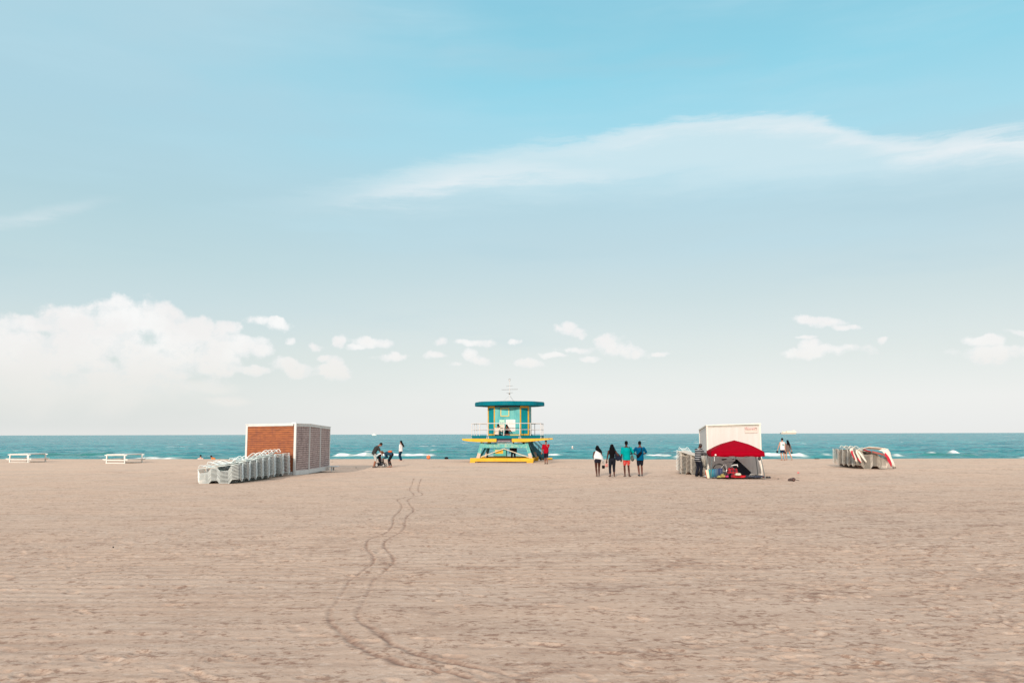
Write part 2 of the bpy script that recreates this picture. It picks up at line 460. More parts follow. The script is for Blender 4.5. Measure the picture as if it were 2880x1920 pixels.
# the rest of the sky dome (overhead and behind) is plain thin cloud without the detailed cloud fields
side2 = t.mapr(az, -0.50, 0.10, 0.22, 0.78)
pl2 = t.vmath('MULTIPLY', t.mix(side2, pale, clear), (K, K, K))
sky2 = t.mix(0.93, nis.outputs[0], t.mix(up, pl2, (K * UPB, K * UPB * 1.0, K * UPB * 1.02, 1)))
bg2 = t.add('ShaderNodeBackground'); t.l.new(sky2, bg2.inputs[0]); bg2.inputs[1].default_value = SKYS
inwin = t.math('MULTIPLY', t.math('LESS_THAN', t.math('ABSOLUTE', az), 0.85), t.math('MULTIPLY', t.math('LESS_THAN', el, 0.56), t.math('GREATER_THAN', el, -0.002)))
ms = t.add('ShaderNodeMixShader'); t.l.new(inwin, ms.inputs[0]); t.l.new(bg2.outputs[0], ms.inputs[1]); t.l.new(bg.outputs[0], ms.inputs[2])
wo = t.add('ShaderNodeOutputWorld'); t.l.new(ms.outputs[0], wo.inputs[0])

sd = bpy.data.lights.new('sun', 'SUN'); sun = bpy.data.objects.new('sun', sd); COL.objects.link(sun)
sd.energy = 2.0; sd.angle = R(1.5); sd.color = (1.0, 0.88, 0.74)
dirs = Vector((math.sin(SUN_AZ) * math.cos(SUN_EL), math.cos(SUN_AZ) * math.cos(SUN_EL), math.sin(SUN_EL)))
sun.rotation_euler = dirs.to_track_quat('Z', 'Y').to_euler()
sun.location = (0, -20, 30)

S.view_settings.view_transform = 'Standard'; S.view_settings.look = 'None'
S.view_settings.exposure = EXPO; S.view_settings.gamma = 1
S.render.engine = 'CYCLES'

# ------------------------------------------------------------------ sand
def crest(x): return np.where(x < 0, 75.2 - 0.10 * x, 75.2 - 0.035 * x) + 0.8 * vn(x * 0.13, x * 0 + 3.0, 5)
sm, t, p = newmat('sand')
oc = t.add('ShaderNodeTexCoord').outputs['Object']
at = t.add('ShaderNodeAttribute', attribute_name='scuff').outputs['Fac']
n1 = t.noise(t.mapping(oc, sc=(0.5, 1.0, 1)), 0.35, 5, 0.6)
n2 = t.noise(t.mapping(oc, sc=(0.85, 1.0, 1)), 8.5, 5, 0.66)
n3 = t.noise(oc, 60, 3, 0.7)
n4 = t.noise(t.mapping(oc, sc=(0.30, 1.0, 1)), 1.1, 6, 0.72)
n5 = t.noise(t.mapping(oc, sc=(0.10, 1.0, 1)), 2.4, 4, 0.6)
n6 = t.noise(t.mapping(oc, sc=(0.7, 1.0, 1)), 2.2, 6, 0.70)
s3 = t.add('ShaderNodeSeparateXYZ'); t.l.new(oc, s3.inputs[0])
dist = t.mapr(s3.outputs[1], 55, 9, 0.0, 1.0, False)      # darker sand colour towards the camera, lighter towards the shore
side_ = t.mapr(s3.outputs[0], -8, 8, 0.0, 1.0)
c = t.mix(t.mapr(n1, 0.3, 0.7), (0.600, 0.440, 0.332, 1), (0.645, 0.460, 0.345, 1))
c = t.mix(t.math('MULTIPLY', dist, 0.85), c, (0.455, 0.326, 0.250, 1))
c = t.mix(t.mapr(n1, 0.60, 0.38, 0, 0.22), c, (0.51, 0.410, 0.342, 1))
kk = t.math('ADD', 0.55, t.math('MULTIPLY', dist, 0.65))
dk_ = (0.215, 0.122, 0.085, 1)
c = t.mix(t.math('MULTIPLY', kk, t.math('MULTIPLY', t.mapr(n4, 0.46, 0.70), 0.14)), c, dk_)
c = t.mix(t.math('MULTIPLY', kk, t.math('MULTIPLY', t.mapr(n5, 0.50, 0.66), 0.09)), c, dk_)
thr = t.math('SUBTRACT', t.mapr(side_, 0, 1, 0.575, 0.55), t.math('MULTIPLY', t.math('SUBTRACT', n6, 0.5), 0.55))
spk = t.math('MULTIPLY', t.math('SUBTRACT', n2, thr), 14.0, clamp=True)
c = t.mix(t.math('MULTIPLY', kk, t.math('MULTIPLY', spk, 0.56)), c, dk_)
n7 = t.noise(t.mapping(oc, sc=(0.7, 1.0, 1)), 17.0, 4, 0.72)
sp2 = t.math('MULTIPLY', t.mapr(n7, 0.50, 0.66), t.mapr(n6, 0.40, 0.62, 0.25, 1.0))
c = t.mix(t.math('MULTIPLY', kk, t.math('MULTIPLY', sp2, 0.62)), c, dk_)
n8 = t.noise(t.mapping(oc, sc=(0.12, 1.0, 1)), 5.5, 3, 0.6)
c = t.mix(t.math('MULTIPLY', kk, t.math('MULTIPLY', t.mapr(n8, 0.48, 0.66), 0.20)), c, dk_)
c = t.mix(t.math('MULTIPLY', t.mapr(n2, 0.46, 0.34), 0.32), c, (0.64, 0.52, 0.435, 1))
c = t.mix(t.math('MULTIPLY', at, 0.85), c, (0.20, 0.115, 0.085, 1))
c = t.mix(t.mapr(n3, 0.60, 0.78, 0, 0.30), c, (0.20, 0.14, 0.115, 1))
t.l.new(c, p.inputs['Base Color'])
p.inputs['Roughness'].default_value = 0.95; p.inputs['Specular IOR Level'].default_value = 0.1
hb = t.math('ADD', t.math('MULTIPLY', t.noise(t.mapping(oc, sc=(0.8, 1, 1)), 14, 5, 0.68), 0.012), t.math('MULTIPLY', n2, 0.016))
t.l.new(t.bump(hb, 0.8, 1.0), p.inputs['Normal'])

Dn = 1.0 / np.linspace(1 / 7.2, 1 / 76.0, 640)
rows = np.concatenate([[-400, -150, -60, -25, -10, -3, 0, 2, 3.5, 4.5, 5.3, 6.0, 6.6], Dn, np.arange(76.6, 104, 0.6), [108, 115]])
tin = np.linspace(-1, 1, 1250)
tout = np.array([1.02, 1.06, 1.12, 1.25, 1.5, 2.0, 3, 5, 9, 18, 40, 90])
T = np.concatenate([-tout[::-1], tin, tout])
Wd = np.maximum(rows, 6) * 0.72 + 1.2
X = T[None, :] * Wd[:, None]
Y = np.repeat(rows[:, None], len(T), 1)
Z = 0.10 * fbm(X * 0.06, Y * 0.06, 2, 1) + 0.035 * fbm(X * 0.5, Y * 0.7, 3, 9)
rough = np.clip(0.55 + 1.6 * fbm(X * 0.10, Y * 0.16, 3, 21) + 0.018 * X * 14 / np.maximum(Y, 8), 0.1, 1.6)
Z += 0.0075 * rough * fbm(X * 3.6, Y * 6.5, 4, 31, 0.7)
rk = np.clip(0.5 - 2.0 * fbm(X * 0.07, Y * 0.12, 2, 51), 0, 1)
Z += 0.006 * rk * np.sin(2 * np.pi * (Y + 0.02 * X + 0.25 * fbm(X * 0.15, Y * 0.3, 2, 61)) / 0.34)
scuff = np.zeros_like(Z)
# footprints
def cols(y, x, r):
    wv = max(y, 6) * 0.72 + 1.2
    base_ = len(tout)
    a = int(((x - r) / wv + 1) / 2 * 1249) + base_; b = int(((x + r) / wv + 1) / 2 * 1249) + base_ + 2
    return max(a, 0), min(b, len(T))
nfoot = 7000
fy = np.sqrt(rng.uniform(7.2 ** 2, 34.0 ** 2, nfoot))
fx = rng.uniform(-1, 1, nfoot) * (fy * 0.70)
keep = rng.random(nfoot) < np.clip(0.32 + 1.6 * fbm(fx * 0.13, fy * 0.2, 2, 77) + 0.35 * fx / fy, 0.05, 1)
fx = fx[keep]; fy = fy[keep]
# whole walking trails as well
tr = []
for k in range(46):
    x0, y0 = rng.uniform(-30, 34), rng.uniform(8, 60); a = rng.normal(0.1, 0.5) + (0 if rng.random() < 0.75 else 1.4)
    for s_ in range(60):
        x0 += math.cos(a) * 0.66; y0 += math.sin(a) * 0.66; a += rng.normal(0, 0.03)
        sgn = 1 if s_ % 2 else -1
        if 7.2 < y0 < 60: tr.append((x0 - math.sin(a) * 0.1 * sgn, y0 + math.cos(a) * 0.1 * sgn, a))
allf = [(a, b, rng.uniform(0, 6.28)) for a, b in zip(fx, fy)] + tr
for x0, y0, a in allf:
    L = rng.uniform(0.13, 0.19); Wf = rng.uniform(0.055, 0.085); dep = rng.uniform(0.006, 0.018); r = 0.36
    i0 = np.searchsorted(rows, y0 - r); i1 = np.searchsorted(rows, y0 + r)
    j0, j1 = cols(y0, x0, r)
    if i1 <= i0 or j1 <= j0: continue
    dx = X[i0:i1, j0:j1] - x0; dy = Y[i0:i1, j0:j1] - y0
    u = (dx * math.cos(a) + dy * math.sin(a)) / L; v = (-dx * math.sin(a) + dy * math.cos(a)) / Wf
    q = u * u + v * v
    q = np.minimum(((u - 0.45) / 0.6) ** 2 + v * v, ((u + 0.62) / 0.42) ** 2 + (v / 0.8) ** 2)
    Z[i0:i1, j0:j1] += -dep * np.exp(-q * q * 0.7) + 0.25 * dep * np.exp(-((np.sqrt(q) - 1.6) / 0.4) ** 2)
    scuff[i0:i1, j0:j1] = np.maximum(scuff[i0:i1, j0:j1], rng.uniform(0.0, 0.5) * np.exp(-q * 1.5))
# pushchair wheel tracks, traced from the photograph on to the sand
def zt(L): return [(900 + a * 0.3953, 1300 + b * 0.3953) for a, b in L]
TL = zt([(668, 112), (655, 150), (640, 190), (668, 228), (600, 245), (550, 262), (578, 300), (575, 335), (525, 385), (520, 430), (500, 470), (460, 505), (400, 525), (350, 545), (328, 590), (345, 630), (378, 665), (375, 710), (320, 745), (250, 800), (205, 835), (185, 870), (120, 980), (75, 1040), (70, 1120), (130, 1190), (190, 1245), (265, 1305), (340, 1340), (400, 1375), (480, 1390), (560, 1420), (660, 1445), (760, 1455), (880, 1475), (1000, 1500), (1100, 1540), (1200, 1595)])
TR = zt([(722, 112), (705, 155), (700, 195), (730, 225), (665, 242), (625, 262), (640, 300), (665, 340), (615, 390), (605, 430), (600, 465), (555, 505), (500, 535), (462, 565), (458, 605), (490, 640), (520, 670), (520, 700), (480, 740), (430, 790), (378, 830), (350, 900), (300, 1000), (265, 1080), (300, 1130), (390, 1190), (470, 1260), (520, 1300), (620, 1330), (700, 1365), (800, 1385), (920, 1410), (1030, 1435), (1140, 1455), (1265, 1480), (1400, 1520), (1520, 1560)])
def catmull(P, n):
    P = [P[0]] + P + [P[-1]]; out = []
    for i in range(1, len(P) - 2):
        for k in range(n):
            u = k / n; a, b, c_, d = P[i - 1], P[i], P[i + 1], P[i + 2]
            out.append(tuple(0.5 * ((2 * b[q]) + (-a[q] + c_[q]) * u + (2 * a[q] - 5 * b[q] + 4 * c_[q] - d[q]) * u * u + (-a[q] + 3 * b[q] - 3 * c_[q] + d[q]) * u ** 3) for q in (0, 1)))
    return out
for TT in (TL, TR):
    G = [tuple(ground(*q)[:2]) for q in TT]
    G = catmull(G, 10)
    pts = []
    for a, b in zip(G[:-1], G[1:]):
        n_ = max(1, int(math.hypot(b[0] - a[0], b[1] - a[1]) / 0.03))
        pts += [(a[0] + (b[0] - a[0]) * k / n_, a[1] + (b[1] - a[1]) * k / n_) for k in range(n_)]
    DD = np.full(Z.shape, 9.0, np.float32)
    for x0, y0 in pts:
        r = 0.22
        i0 = np.searchsorted(rows, y0 - r); i1 = np.searchsorted(rows, y0 + r)
        if i1 <= i0: i1 = i0 + 1
        j0, j1 = cols(y0, x0, r)
        if j1 <= j0: continue
        d2 = np.hypot(X[i0:i1, j0:j1] - x0, Y[i0:i1, j0:j1] - y0)
        DD[i0:i1, j0:j1] = np.minimum(DD[i0:i1, j0:j1], d2)
    wob = 1 + 0.7 * vn(X * 7, Y * 7, 3)
    wd = 0.027 * wob * (1 + 0.35 * np.clip((11 - Y) / 2, 0, 1))
    pat = np.clip(0.85 + 0.8 * vn(X * 1.4, Y * 1.4, 8), 0.4, 1.1)
    pat = pat * (1 - 0.55 * np.exp(-((Y - 12.3) / 1.7) ** 2))
    Z += pat * (-0.015 * np.exp(-(DD / wd) ** 2) + 0.006 * np.exp(-((DD - 2.3 * wd) / (0.9 * wd)) ** 2))
    scuff = np.maximum(scuff, 0.95 * np.clip(pat + 1.1 * fbm(X * 16, Y * 16, 2, 6), 0, 1) * np.exp(-(DD / (wd * (1.05 + 1.1 * np.clip((11.5 - Y) / 2, 0, 1) * np.clip(2.5 * vn(X * 3, Y * 3, 4) + 0.4, 0, 1)))) ** 2))
# churned clumps, more of them to the right and close by
clump = np.clip(2.6 * (fbm(X * 0.75, Y * 1.3, 4, 91, 0.62) - 0.10), 0, 1) * np.clip(0.35 + 0.55 * X / np.maximum(Y, 7) + 0.9 * vn(X * 0.12, Y * 0.18, 14), 0, 1)
scuff = np.clip(np.maximum(scuff, 0.75 * clump * np.clip(0.45 + 1.5 * fbm(X * 8, Y * 8, 2, 71), 0, 1)), 0, 1)
Z += 0.014 * clump * fbm(X * 11, Y * 15, 3, 41, 0.7)
# level the sand a little where the boxes stand, let it fall to the water behind the crest
Z -= 0.13 * np.exp(-((X + 10.6) ** 2 + (Y - 53) ** 2) / 9)
fade = np.clip((crest(X) - Y) / 12, 0, 1)
Z *= np.where(Y > 40, 0.35 + 0.65 * fade, 1)
over = np.clip(Y - crest(X), 0, None)
Z -= np.minimum(over * 0.10 + 0.02 * over ** 1.5, 3.5)
grid_mesh('sand', X, Y, Z, {'scuff': scuff}, sm)
del X, Y, Z, scuff, clump, DD, rough, rk

# ------------------------------------------------------------------ sea
SEA = -1.2
wm, t, p = newmat('sea_water')
oc = t.add('ShaderNodeTexCoord').outputs['Object']
foam = t.add('ShaderNodeAttribute', attribute_name='foam').outputs['Fac']
face = t.add('ShaderNodeAttribute', attribute_name='shallow').outputs['Fac']
sepo = t.add('ShaderNodeSeparateXYZ'); t.l.new(oc, sepo.inputs[0])
yy = sepo.outputs[1]
n1 = t.noise(t.mapping(oc, sc=(0.4, 1.0, 1)), 0.12, 6, 0.62)
n2 = t.noise(t.mapping(oc, sc=(0.35, 1.0, 1)), 0.022, 6, 0.65)
n3 = t.noise(t.mapping(oc, sc=(0.3, 1.0, 1)), 0.5, 4, 0.6)
c = t.mix(t.mapr(n1, 0.38, 0.62), (0.014, 0.185, 0.225, 1), (0.080, 0.365, 0.370, 1))
c = t.mix(t.math('MULTIPLY', t.mapr(n2, 0.4, 0.62), 0.55), c, (0.055, 0.255, 0.290, 1))
c = t.mix(t.math('MULTIPLY', t.mapr(n3, 0.48, 0.64), 0.7), c, (0.004, 0.105, 0.150, 1))
n9 = t.noise(t.mapping(oc, sc=(0.22, 1.0, 1)), 1.3, 3, 0.6)
c = t.mix(t.math('MULTIPLY', t.mapr(n9, 0.5, 0.66), 0.55), c, (0.003, 0.10, 0.14, 1))
c = t.mix(t.math('MULTIPLY', t.mapr(n9, 0.46, 0.34), 0.35), c, (0.13, 0.40, 0.40, 1))
c = t.mix(t.math('MULTIPLY', t.mapr(yy, 190, 100), 0.4), c, (0.045, 0.225, 0.205, 1))
c = t.mix(t.math('MULTIPLY', face, 0.8), c, (0.040, 0.20, 0.165, 1))
# scattered whitecaps, larger patches farther out
wc = t.noise(t.mapping(oc, sc=(0.45, 1.0, 1)), 0.22, 3, 0.55)
wcb = t.noise(t.mapping(oc, sc=(0.5, 1.0, 1)), 0.045, 2, 0.5)
cap1 = t.math('MULTIPLY', t.mapr(wc, 0.685, 0.725), t.mapr(yy, 900, 250, 0.0, 1.0))
cap2 = t.math('MULTIPLY', t.mapr(wcb, 0.68, 0.71), t.mapr(yy, 300, 700, 0.0, 0.8))
caps = t.math('MAXIMUM', cap1, cap2)
fm = t.math('MAXIMUM', t.math('MULTIPLY', foam, t.mapr(t.noise(oc, 2.2, 5, 0.65), 0.28, 0.42, 0.55, 1.0)), caps, clamp=True)
c = t.mix(fm, c, (0.80, 0.80, 0.77, 1))
t.l.new(c, p.inputs['Base Color'])
t.l.new(t.mapr(fm, 0, 1, 0.22, 0.9), p.inputs['Roughness'])
p.inputs['IOR'].default_value = 1.33
p.inputs['Specular IOR Level'].default_value = 0.06
hb = t.math('ADD', t.math('MULTIPLY', t.noise(t.mapping(oc, sc=(0.5, 1, 1)), 0.9, 6, 0.6), 0.35), t.math('MULTIPLY', t.noise(t.mapping(oc, sc=(0.4, 1, 1)), 0.18, 5, 0.6), 1.6))
t.l.new(t.bump(hb, 0.9, 1.0), p.inputs['Normal'])
rows = 1.0 / np.linspace(1 / 84.0, 1 / 9000.0, 430)
rows = np.concatenate([rows, [14000, 30000]])
tin = np.linspace(-1, 1, 1500); tout = np.array([1.1, 1.4, 2, 4, 9, 20])
T = np.concatenate([-tout[::-1], tin, tout])
Wd = rows * 0.72 + 4
X = T[None, :] * Wd[:, None]; Y = np.repeat(rows[:, None], len(T), 1)
amp = 1.5 / (1 + (Y / 500) ** 2)
ph = 2.2 * fbm(X * 0.03, Y * 0.03, 2, 5)
Z = SEA + amp * (0.20 * fbm(X * 0.10, Y * 0.22, 4, 3, 0.6) + 0.10 * np.sin(Y * 0.42 + 0.03 * X + ph) + 0.14 * fbm(X * 0.35, Y * 0.8, 3, 17, 0.6))
foam = np.zeros_like(Z); shal = np.zeros_like(Z)
# breaking waves: (px x0, px x1, px y of crest, height m, foam strength)
breaks = [(930, 1075, 1279, 0.42, 1.0), (1040, 1240, 1281, 0.40, 1.0), (1196, 1240, 1268, 0.35, 0.9), (1283, 1345, 1281, 0.3, 1.0), (1345, 1500, 1283, 0.15, 0.3),
          (1490, 1595, 1277, 0.38, 0.9), (1600, 1650, 1279, 0.25, 0.6), (1800, 1905, 1279, 0.45, 1.0), (1880, 1990, 1284, 0.3, 0.9), (2130, 2275, 1282, 0.32, 1.0),
          (2495, 2545, 1277, 0.3, 0.8), (2600, 2645, 1275, 0.45, 1.0), (2655, 2705, 1274, 0.55, 1.0), (2850, 2900, 1284, 0.3, 0.9), (2300, 2345, 1276, 0.25, 0.7),
          (395, 520, 1286, 0.18, 0.8), (2575, 2760, 1277, 0.30, 0.0), (1180, 1340, 1270, 0.30, 0.0), (120, 330, 1277, 0.22, 0.0), (200, 480, 1281, 0.15, 0.25), (2560, 2700, 1286, 0.12, 0.35)]
for x0, x1, yc, hh, fs in breaks:
    a = ground(x0, yc, SEA + 0.15); b = ground(x1, yc, SEA + 0.15)
    y0 = (a.y + b.y) / 2; xa, xb = a.x, b.x
    yl = y0 + (X - xa) / (xb - xa) * (b.y - a.y) * 0.6 + 1.6 * vn(X * 0.10, X * 0 + yc, 2)
    m = np.clip((X - xa) / 1.6, 0, 1) * np.clip((xb - X) / 1.6, 0, 1); m = m * m * (3 - 2 * m)
    d = Y - yl
    near = np.abs(d) < 9
    sh = np.where(d < 0, np.exp(-(d / 0.9) ** 2), np.exp(-(d / 3.0) ** 2)) * near
    hv = hh * (0.7 + 0.9 * vn(X * 0.5, Y * 0.0 + yc, 6) + 0.3)
    Z += m * sh * hv
    shal = np.maximum(shal, m * np.exp(-((d + 0.9) / 1.2) ** 2) * 0.9 * near)
    fo = np.exp(-((d + 0.7) / 1.3) ** 4) * (0.75 + 0.9 * vn(X * 1.1, Y * 0.6 + yc, 4))
    foam = np.maximum(foam, np.clip(m * fo * fs * 1.25, 0, 1) * near)
    tail = np.exp(-((d + 3.5) / 2.6) ** 2) * np.clip(0.1 + 1.8 * vn(X * 0.35, Y * 0.9, 9), 0, 1) * fs
    foam = np.maximum(foam, 0.7 * m * tail)
grid_mesh('sea', X, Y, Z, {'foam': foam, 'shallow': shal}, wm)
del X, Y, Z, foam, shal, amp, ph

# ------------------------------------------------------------------ shared materials
M_WHITE = mat('white_paint', (0.72, 0.70, 0.66), 0.5, 0.05, 3)
M_WHITE2 = mat('weathered_white_paint', (0.66, 0.64, 0.60), 0.55, 0.08, 2, dirt=(0.45, 0.36, 0.28), dirtf=0.63)
M_METAL = mat('galvanised_metal', (0.42, 0.42, 0.43), 0.4, 0.1, 9, metal=0.6)
M_BLACK = mat('black_fabric', (0.007, 0.007, 0.010), 0.9, 0.3, 20, spec=0.04)
M_DARK = mat('dark_rubber', (0.02, 0.02, 0.022), 0.7, 0.2, 20)
M_SKD = mat('dark_brown_skin', (0.070, 0.022, 0.014), 0.6, 0.1, 8, spec=0.15)
M_SKM = mat('tanned_skin', (0.30, 0.125, 0.080), 0.6, 0.08, 8, spec=0.15)
M_SKL = mat('fair_skin', (0.46, 0.23, 0.155), 0.6, 0.08, 8, spec=0.15)
M_HAIR = mat('black_hair', (0.005, 0.004, 0.005), 0.8, 0.3, 60, spec=0.05, bump=0.5, bscale=120, stretch=(1, 1, 0.15))
M_HAIRB = mat('brown_hair', (0.022, 0.012, 0.010), 0.8, 0.3, 60, spec=0.05, bump=0.5, bscale=120, stretch=(1, 1, 0.15))

# ================================================================== lifeguard tower
M_TEAL = mat('turquoise_boards', (0.085, 0.46, 0.455), 0.55, 0.10, 3, dirt=(0.17, 0.55, 0.52), dirtf=0.56, dscale=1.3)
M_TEALD = mat('deep_teal_paint', (0.0, 0.235, 0.27), 0.6, 0.08, 3, spec=0.2)
M_ROOFB = mat('blue_teal_roof_paint', (0.0, 0.145, 0.190), 0.6, 0.10, 2, spec=0.1, dirt=(0.0, 0.18, 0.22), dirtf=0.58)
M_YEL = mat('yellow_paint', (0.74, 0.385, 0.028), 0.6, 0.09, 3, spec=0.2, dirt=(0.60, 0.33, 0.06), dirtf=0.6)
M_YELP = mat('pale_yellow_paint', (0.62, 0.46, 0.13), 0.5, 0.07, 5)
M_PEEL = mat('peeling_turquoise_paint', (0.085, 0.38, 0.36), 0.6, 0.14, 5, dirt=(0.30, 0.42, 0.33), dirtf=0.53, dscale=5, stretch=(1, 1, 0.7))
M_BARE = mat('bare_pinkish_wood', (0.58, 0.44, 0.36), 0.7, 0.15, 7)
M_CREAM = mat('cream_painted_brace', (0.62, 0.52, 0.38), 0.6, 0.1, 8)
M_DKBL = mat('dark_blue_stringer_paint', (0.0, 0.085, 0.12), 0.5, 0.2, 4)
M_RAIL = mat('white_rail_tube', (0.66, 0.60, 0.58), 0.4, 0.08, 10)
M_SHADOW = mat('dark_timber_and_shade', (0.05, 0.045, 0.05), 0.8, 0.3, 8)  # dark timber, also used where shade is painted under the roof

# vertical boards on the cabin
m, t, p = newmat('turquoise_vertical_boards')
oc = t.add('ShaderNodeTexCoord').outputs['Object']
s_ = t.add('ShaderNodeSeparateXYZ'); t.l.new(oc, s_.inputs[0])
fr = t.math('FRACT', t.math('MULTIPLY', t.math('ADD', s_.outputs[0], t.math('MULTIPLY', s_.outputs[1], 0.7)), 7.0))
gr = t.mapr(t.math('ABSOLUTE', t.math('SUBTRACT', fr, 0.5)), 0.44, 0.5)
nn = t.noise(t.mapping(oc, sc=(1, 1, 0.35)), 1.6, 5)
c = t.mix(t.mapr(nn, 0.35, 0.65), (0.040, 0.32, 0.335, 1), (0.125, 0.45, 0.43, 1))
wv = t.noise(t.mapping(oc, sc=(9, 9, 0.6)), 1.5, 3)
c = t.mix(t.math('MULTIPLY', t.mapr(wv, 0.5, 0.7), 0.35), c, (0.02, 0.27, 0.30, 1))
c = t.mix(t.math('MULTIPLY', gr, 0.55), c, (0.04, 0.26, 0.28, 1))
t.l.new(c, p.inputs['Base Color']); p.inputs['Roughness'].default_value = 0.55
t.l.new(t.bump(t.math('SUBTRACT', 1.0, gr), 0.5, 0.01), p.inputs['Normal'])
M_BOARD = m

TY = 67.8
TW = empty('lifeguard_tower', (-0.35, TY, 0.0), R(-6.5), 'turquoise lifeguard tower with blue round roof and yellow deck beams on the beach', 'lifeguard tower')
def chamf(w, d, c):
    return [(-w + c, -d), (w - c, -d), (w, -d + c), (w, d - c), (w - c, d), (-w + c, d), (-w, d - c), (-w, -d + c)]
# roof
rf = []
for k in range(48):
    a = 2 * math.pi * (k + .5) / 48
    q = 1.0 + 0.03 * math.cos(8 * a)
    rf.append((0.14 + 2.78 * q * math.cos(a), 2.78 * q * math.sin(a)))
roof = MB().plan(rf, 4.50, 4.795).build('roof', M_ROOFB, TW, bevel=0.04)
rt = MB().plan([(x * 0.985, y * 0.985) for x, y in rf], 4.797, 4.83).build('roof_top', M_ROOFB, roof)
# cabin
CX = 0.15
cw, cd, cc = 1.66, 1.66, 0.66
cab = [(x + CX, y) for x, y in chamf(cw, cd, cc)]
MB().plan(cab, 2.13, 4.50).build('cabin_wall', M_BOARD, TW)
# chamfer panels and trims
def face_frame(a, b, z0, z1, wv_, name, m_, off=0.012, thick=0.03, bottom=True, top=True):
    a = Vector((*a, 0)); b = Vector((*b, 0)); d = (b - a).normalized(); n = Vector((d.y, -d.x, 0)); o = n * off
    mb = MB(); L = (b - a).length
    for s0 in (wv_ / 2, L - wv_ / 2):
        q = a + d * s0 + o; mb.bar(q + Vector((0, 0, z0)), q + Vector((0, 0, z1)), wv_, thick, up=n)
    if top: mb.bar(a + d * wv_ + o + Vector((0, 0, z1 - wv_ * .6)), b - d * wv_ + o + Vector((0, 0, z1 - wv_ * .6)), thick, wv_ * 1.2)
    if bottom: mb.bar(a + d * wv_ + o + Vector((0, 0, z0 + wv_ / 2)), b - d * wv_ + o + Vector((0, 0, z0 + wv_ / 2)), thick, wv_)
    return mb.build(name, m_, TW)
for k, (i, j) in enumerate(((7, 0), (1, 2), (3, 4), (5, 6))):
    fr_ = face_frame(cab[i], cab[j], 2.14, 4.47, 0.115, 'corner_trim', M_YEL if k != 1 else M_YEL)
    a = Vector((*cab[i], 0)); b = Vector((*cab[j], 0)); d = (b - a).normalized(); n = Vector((d.y, -d.x, 0))
    q0 = a + d * 0.12 + n * 0.006; q1 = b - d * 0.12 + n * 0.006
    MB().bar(q0 + Vector((0, 0, 3.24)), q1 + Vector((0, 0, 3.24)), 0.012, 2.2).build('corner_panel', M_TEALD, fr_)
yf = -cd
# hatch frame high on the front wall
hx = -0.01 + CX - 0.19
fw = MB()
for s0 in (-1, 1): fw.box((hx + s0 * 0.32, yf - 0.02, 3.98), (0.07, 0.04, 0.66))
for s0 in (-1, 1): fw.box((hx, yf - 0.022, 3.98 + s0 * 0.30), (0.57, 0.04, 0.07))
hatch = MB().box((hx, yf - 0.012, 3.98), (0.56, 0.02, 0.52)).build('window_shutter', M_TEAL, TW)
fw.build('frame', M_YELP, hatch)
MB().box((CX + 0.52, yf - 0.015, 2.19), (1.02, 0.03, 0.11)).build('skirting', M_YELP, TW)
MB().box((CX, yf - 0.01, 4.44), (2.06, 0.02, 0.10)).build('roof_shade_strip', M_SHADOW, TW)  # dark strip painting the roof's shadow along the wall top
# notice boards (the writing on them is too small to read: grey lines)
M_BOARDW = mat('white_board', (0.78, 0.72, 0.68), 0.5, 0.03)
M_INK = mat('grey_lettering', (0.42, 0.36, 0.36), 0.6, 0.1)
M_INKG = mat('green_lettering', (0.0, 0.22, 0.20), 0.6, 0.1)
bd = MB().box((CX + 0.26, yf - 0.02, 2.93), (0.76, 0.035, 0.93)).build('notice_board', M_BOARDW, TW, bevel=0.01)
rr = random.Random(3)
for i in range(7):
    ln = MB(); z = 3.30 - i * 0.125; x = CX - 0.03
    for wl in range(5):
        w_ = rr.uniform(0.05, 0.13)
        if x + w_ < CX + 0.60: ln.box((x + w_ / 2, yf - 0.040, z), (w_, 0.004, 0.028))
        x += w_ + 0.025
    ln.build('text_line', M_INK, bd)
MB().ball((CX - 0.04, yf - 0.04, 3.16), (0.035, 0.004, 0.035)).build('symbol', M_INK, bd); MB().ball((CX + 0.55, yf - 0.04, 2.55), (0.04, 0.004, 0.03)).build('symbol', M_INK, bd)
b2 = MB().box((CX - 0.43, yf - 0.02, 3.20), (0.42, 0.03, 0.36)).build('notice_board', mat('pale_green_board', (0.42, 0.62, 0.50), 0.5, 0.05), TW)
for x_ in (-0.53, -0.34): MB().ball((CX + x_, yf - 0.037, 3.12), (0.075, 0.006, 0.07)).build('symbol', M_INKG, b2)
MB().box((CX - 0.435, yf - 0.037, 3.12), (0.05, 0.006, 0.05)).build('symbol', M_INKG, b2)
b3 = MB().box((CX - 0.43, yf - 0.02, 2.80), (0.42, 0.03, 0.40)).build('notice_board', mat('cream_board', (0.74, 0.60, 0.46), 0.5, 0.05), TW)
for i in range(4): MB().box((CX - 0.43, yf - 0.037, 2.93 - i * 0.085), (0.33, 0.004, 0.022)).build('text_line', M_INK, b3)
# deck
dk = chamf(2.83, 2.83, 1.55)
MB().plan(dk, 1.90, 2.125).build('deck', M_TEALD if False else mat('blue_teal_deck_edge', (0.0, 0.155, 0.195), 0.6, 0.10, 2, spec=0.1), TW)
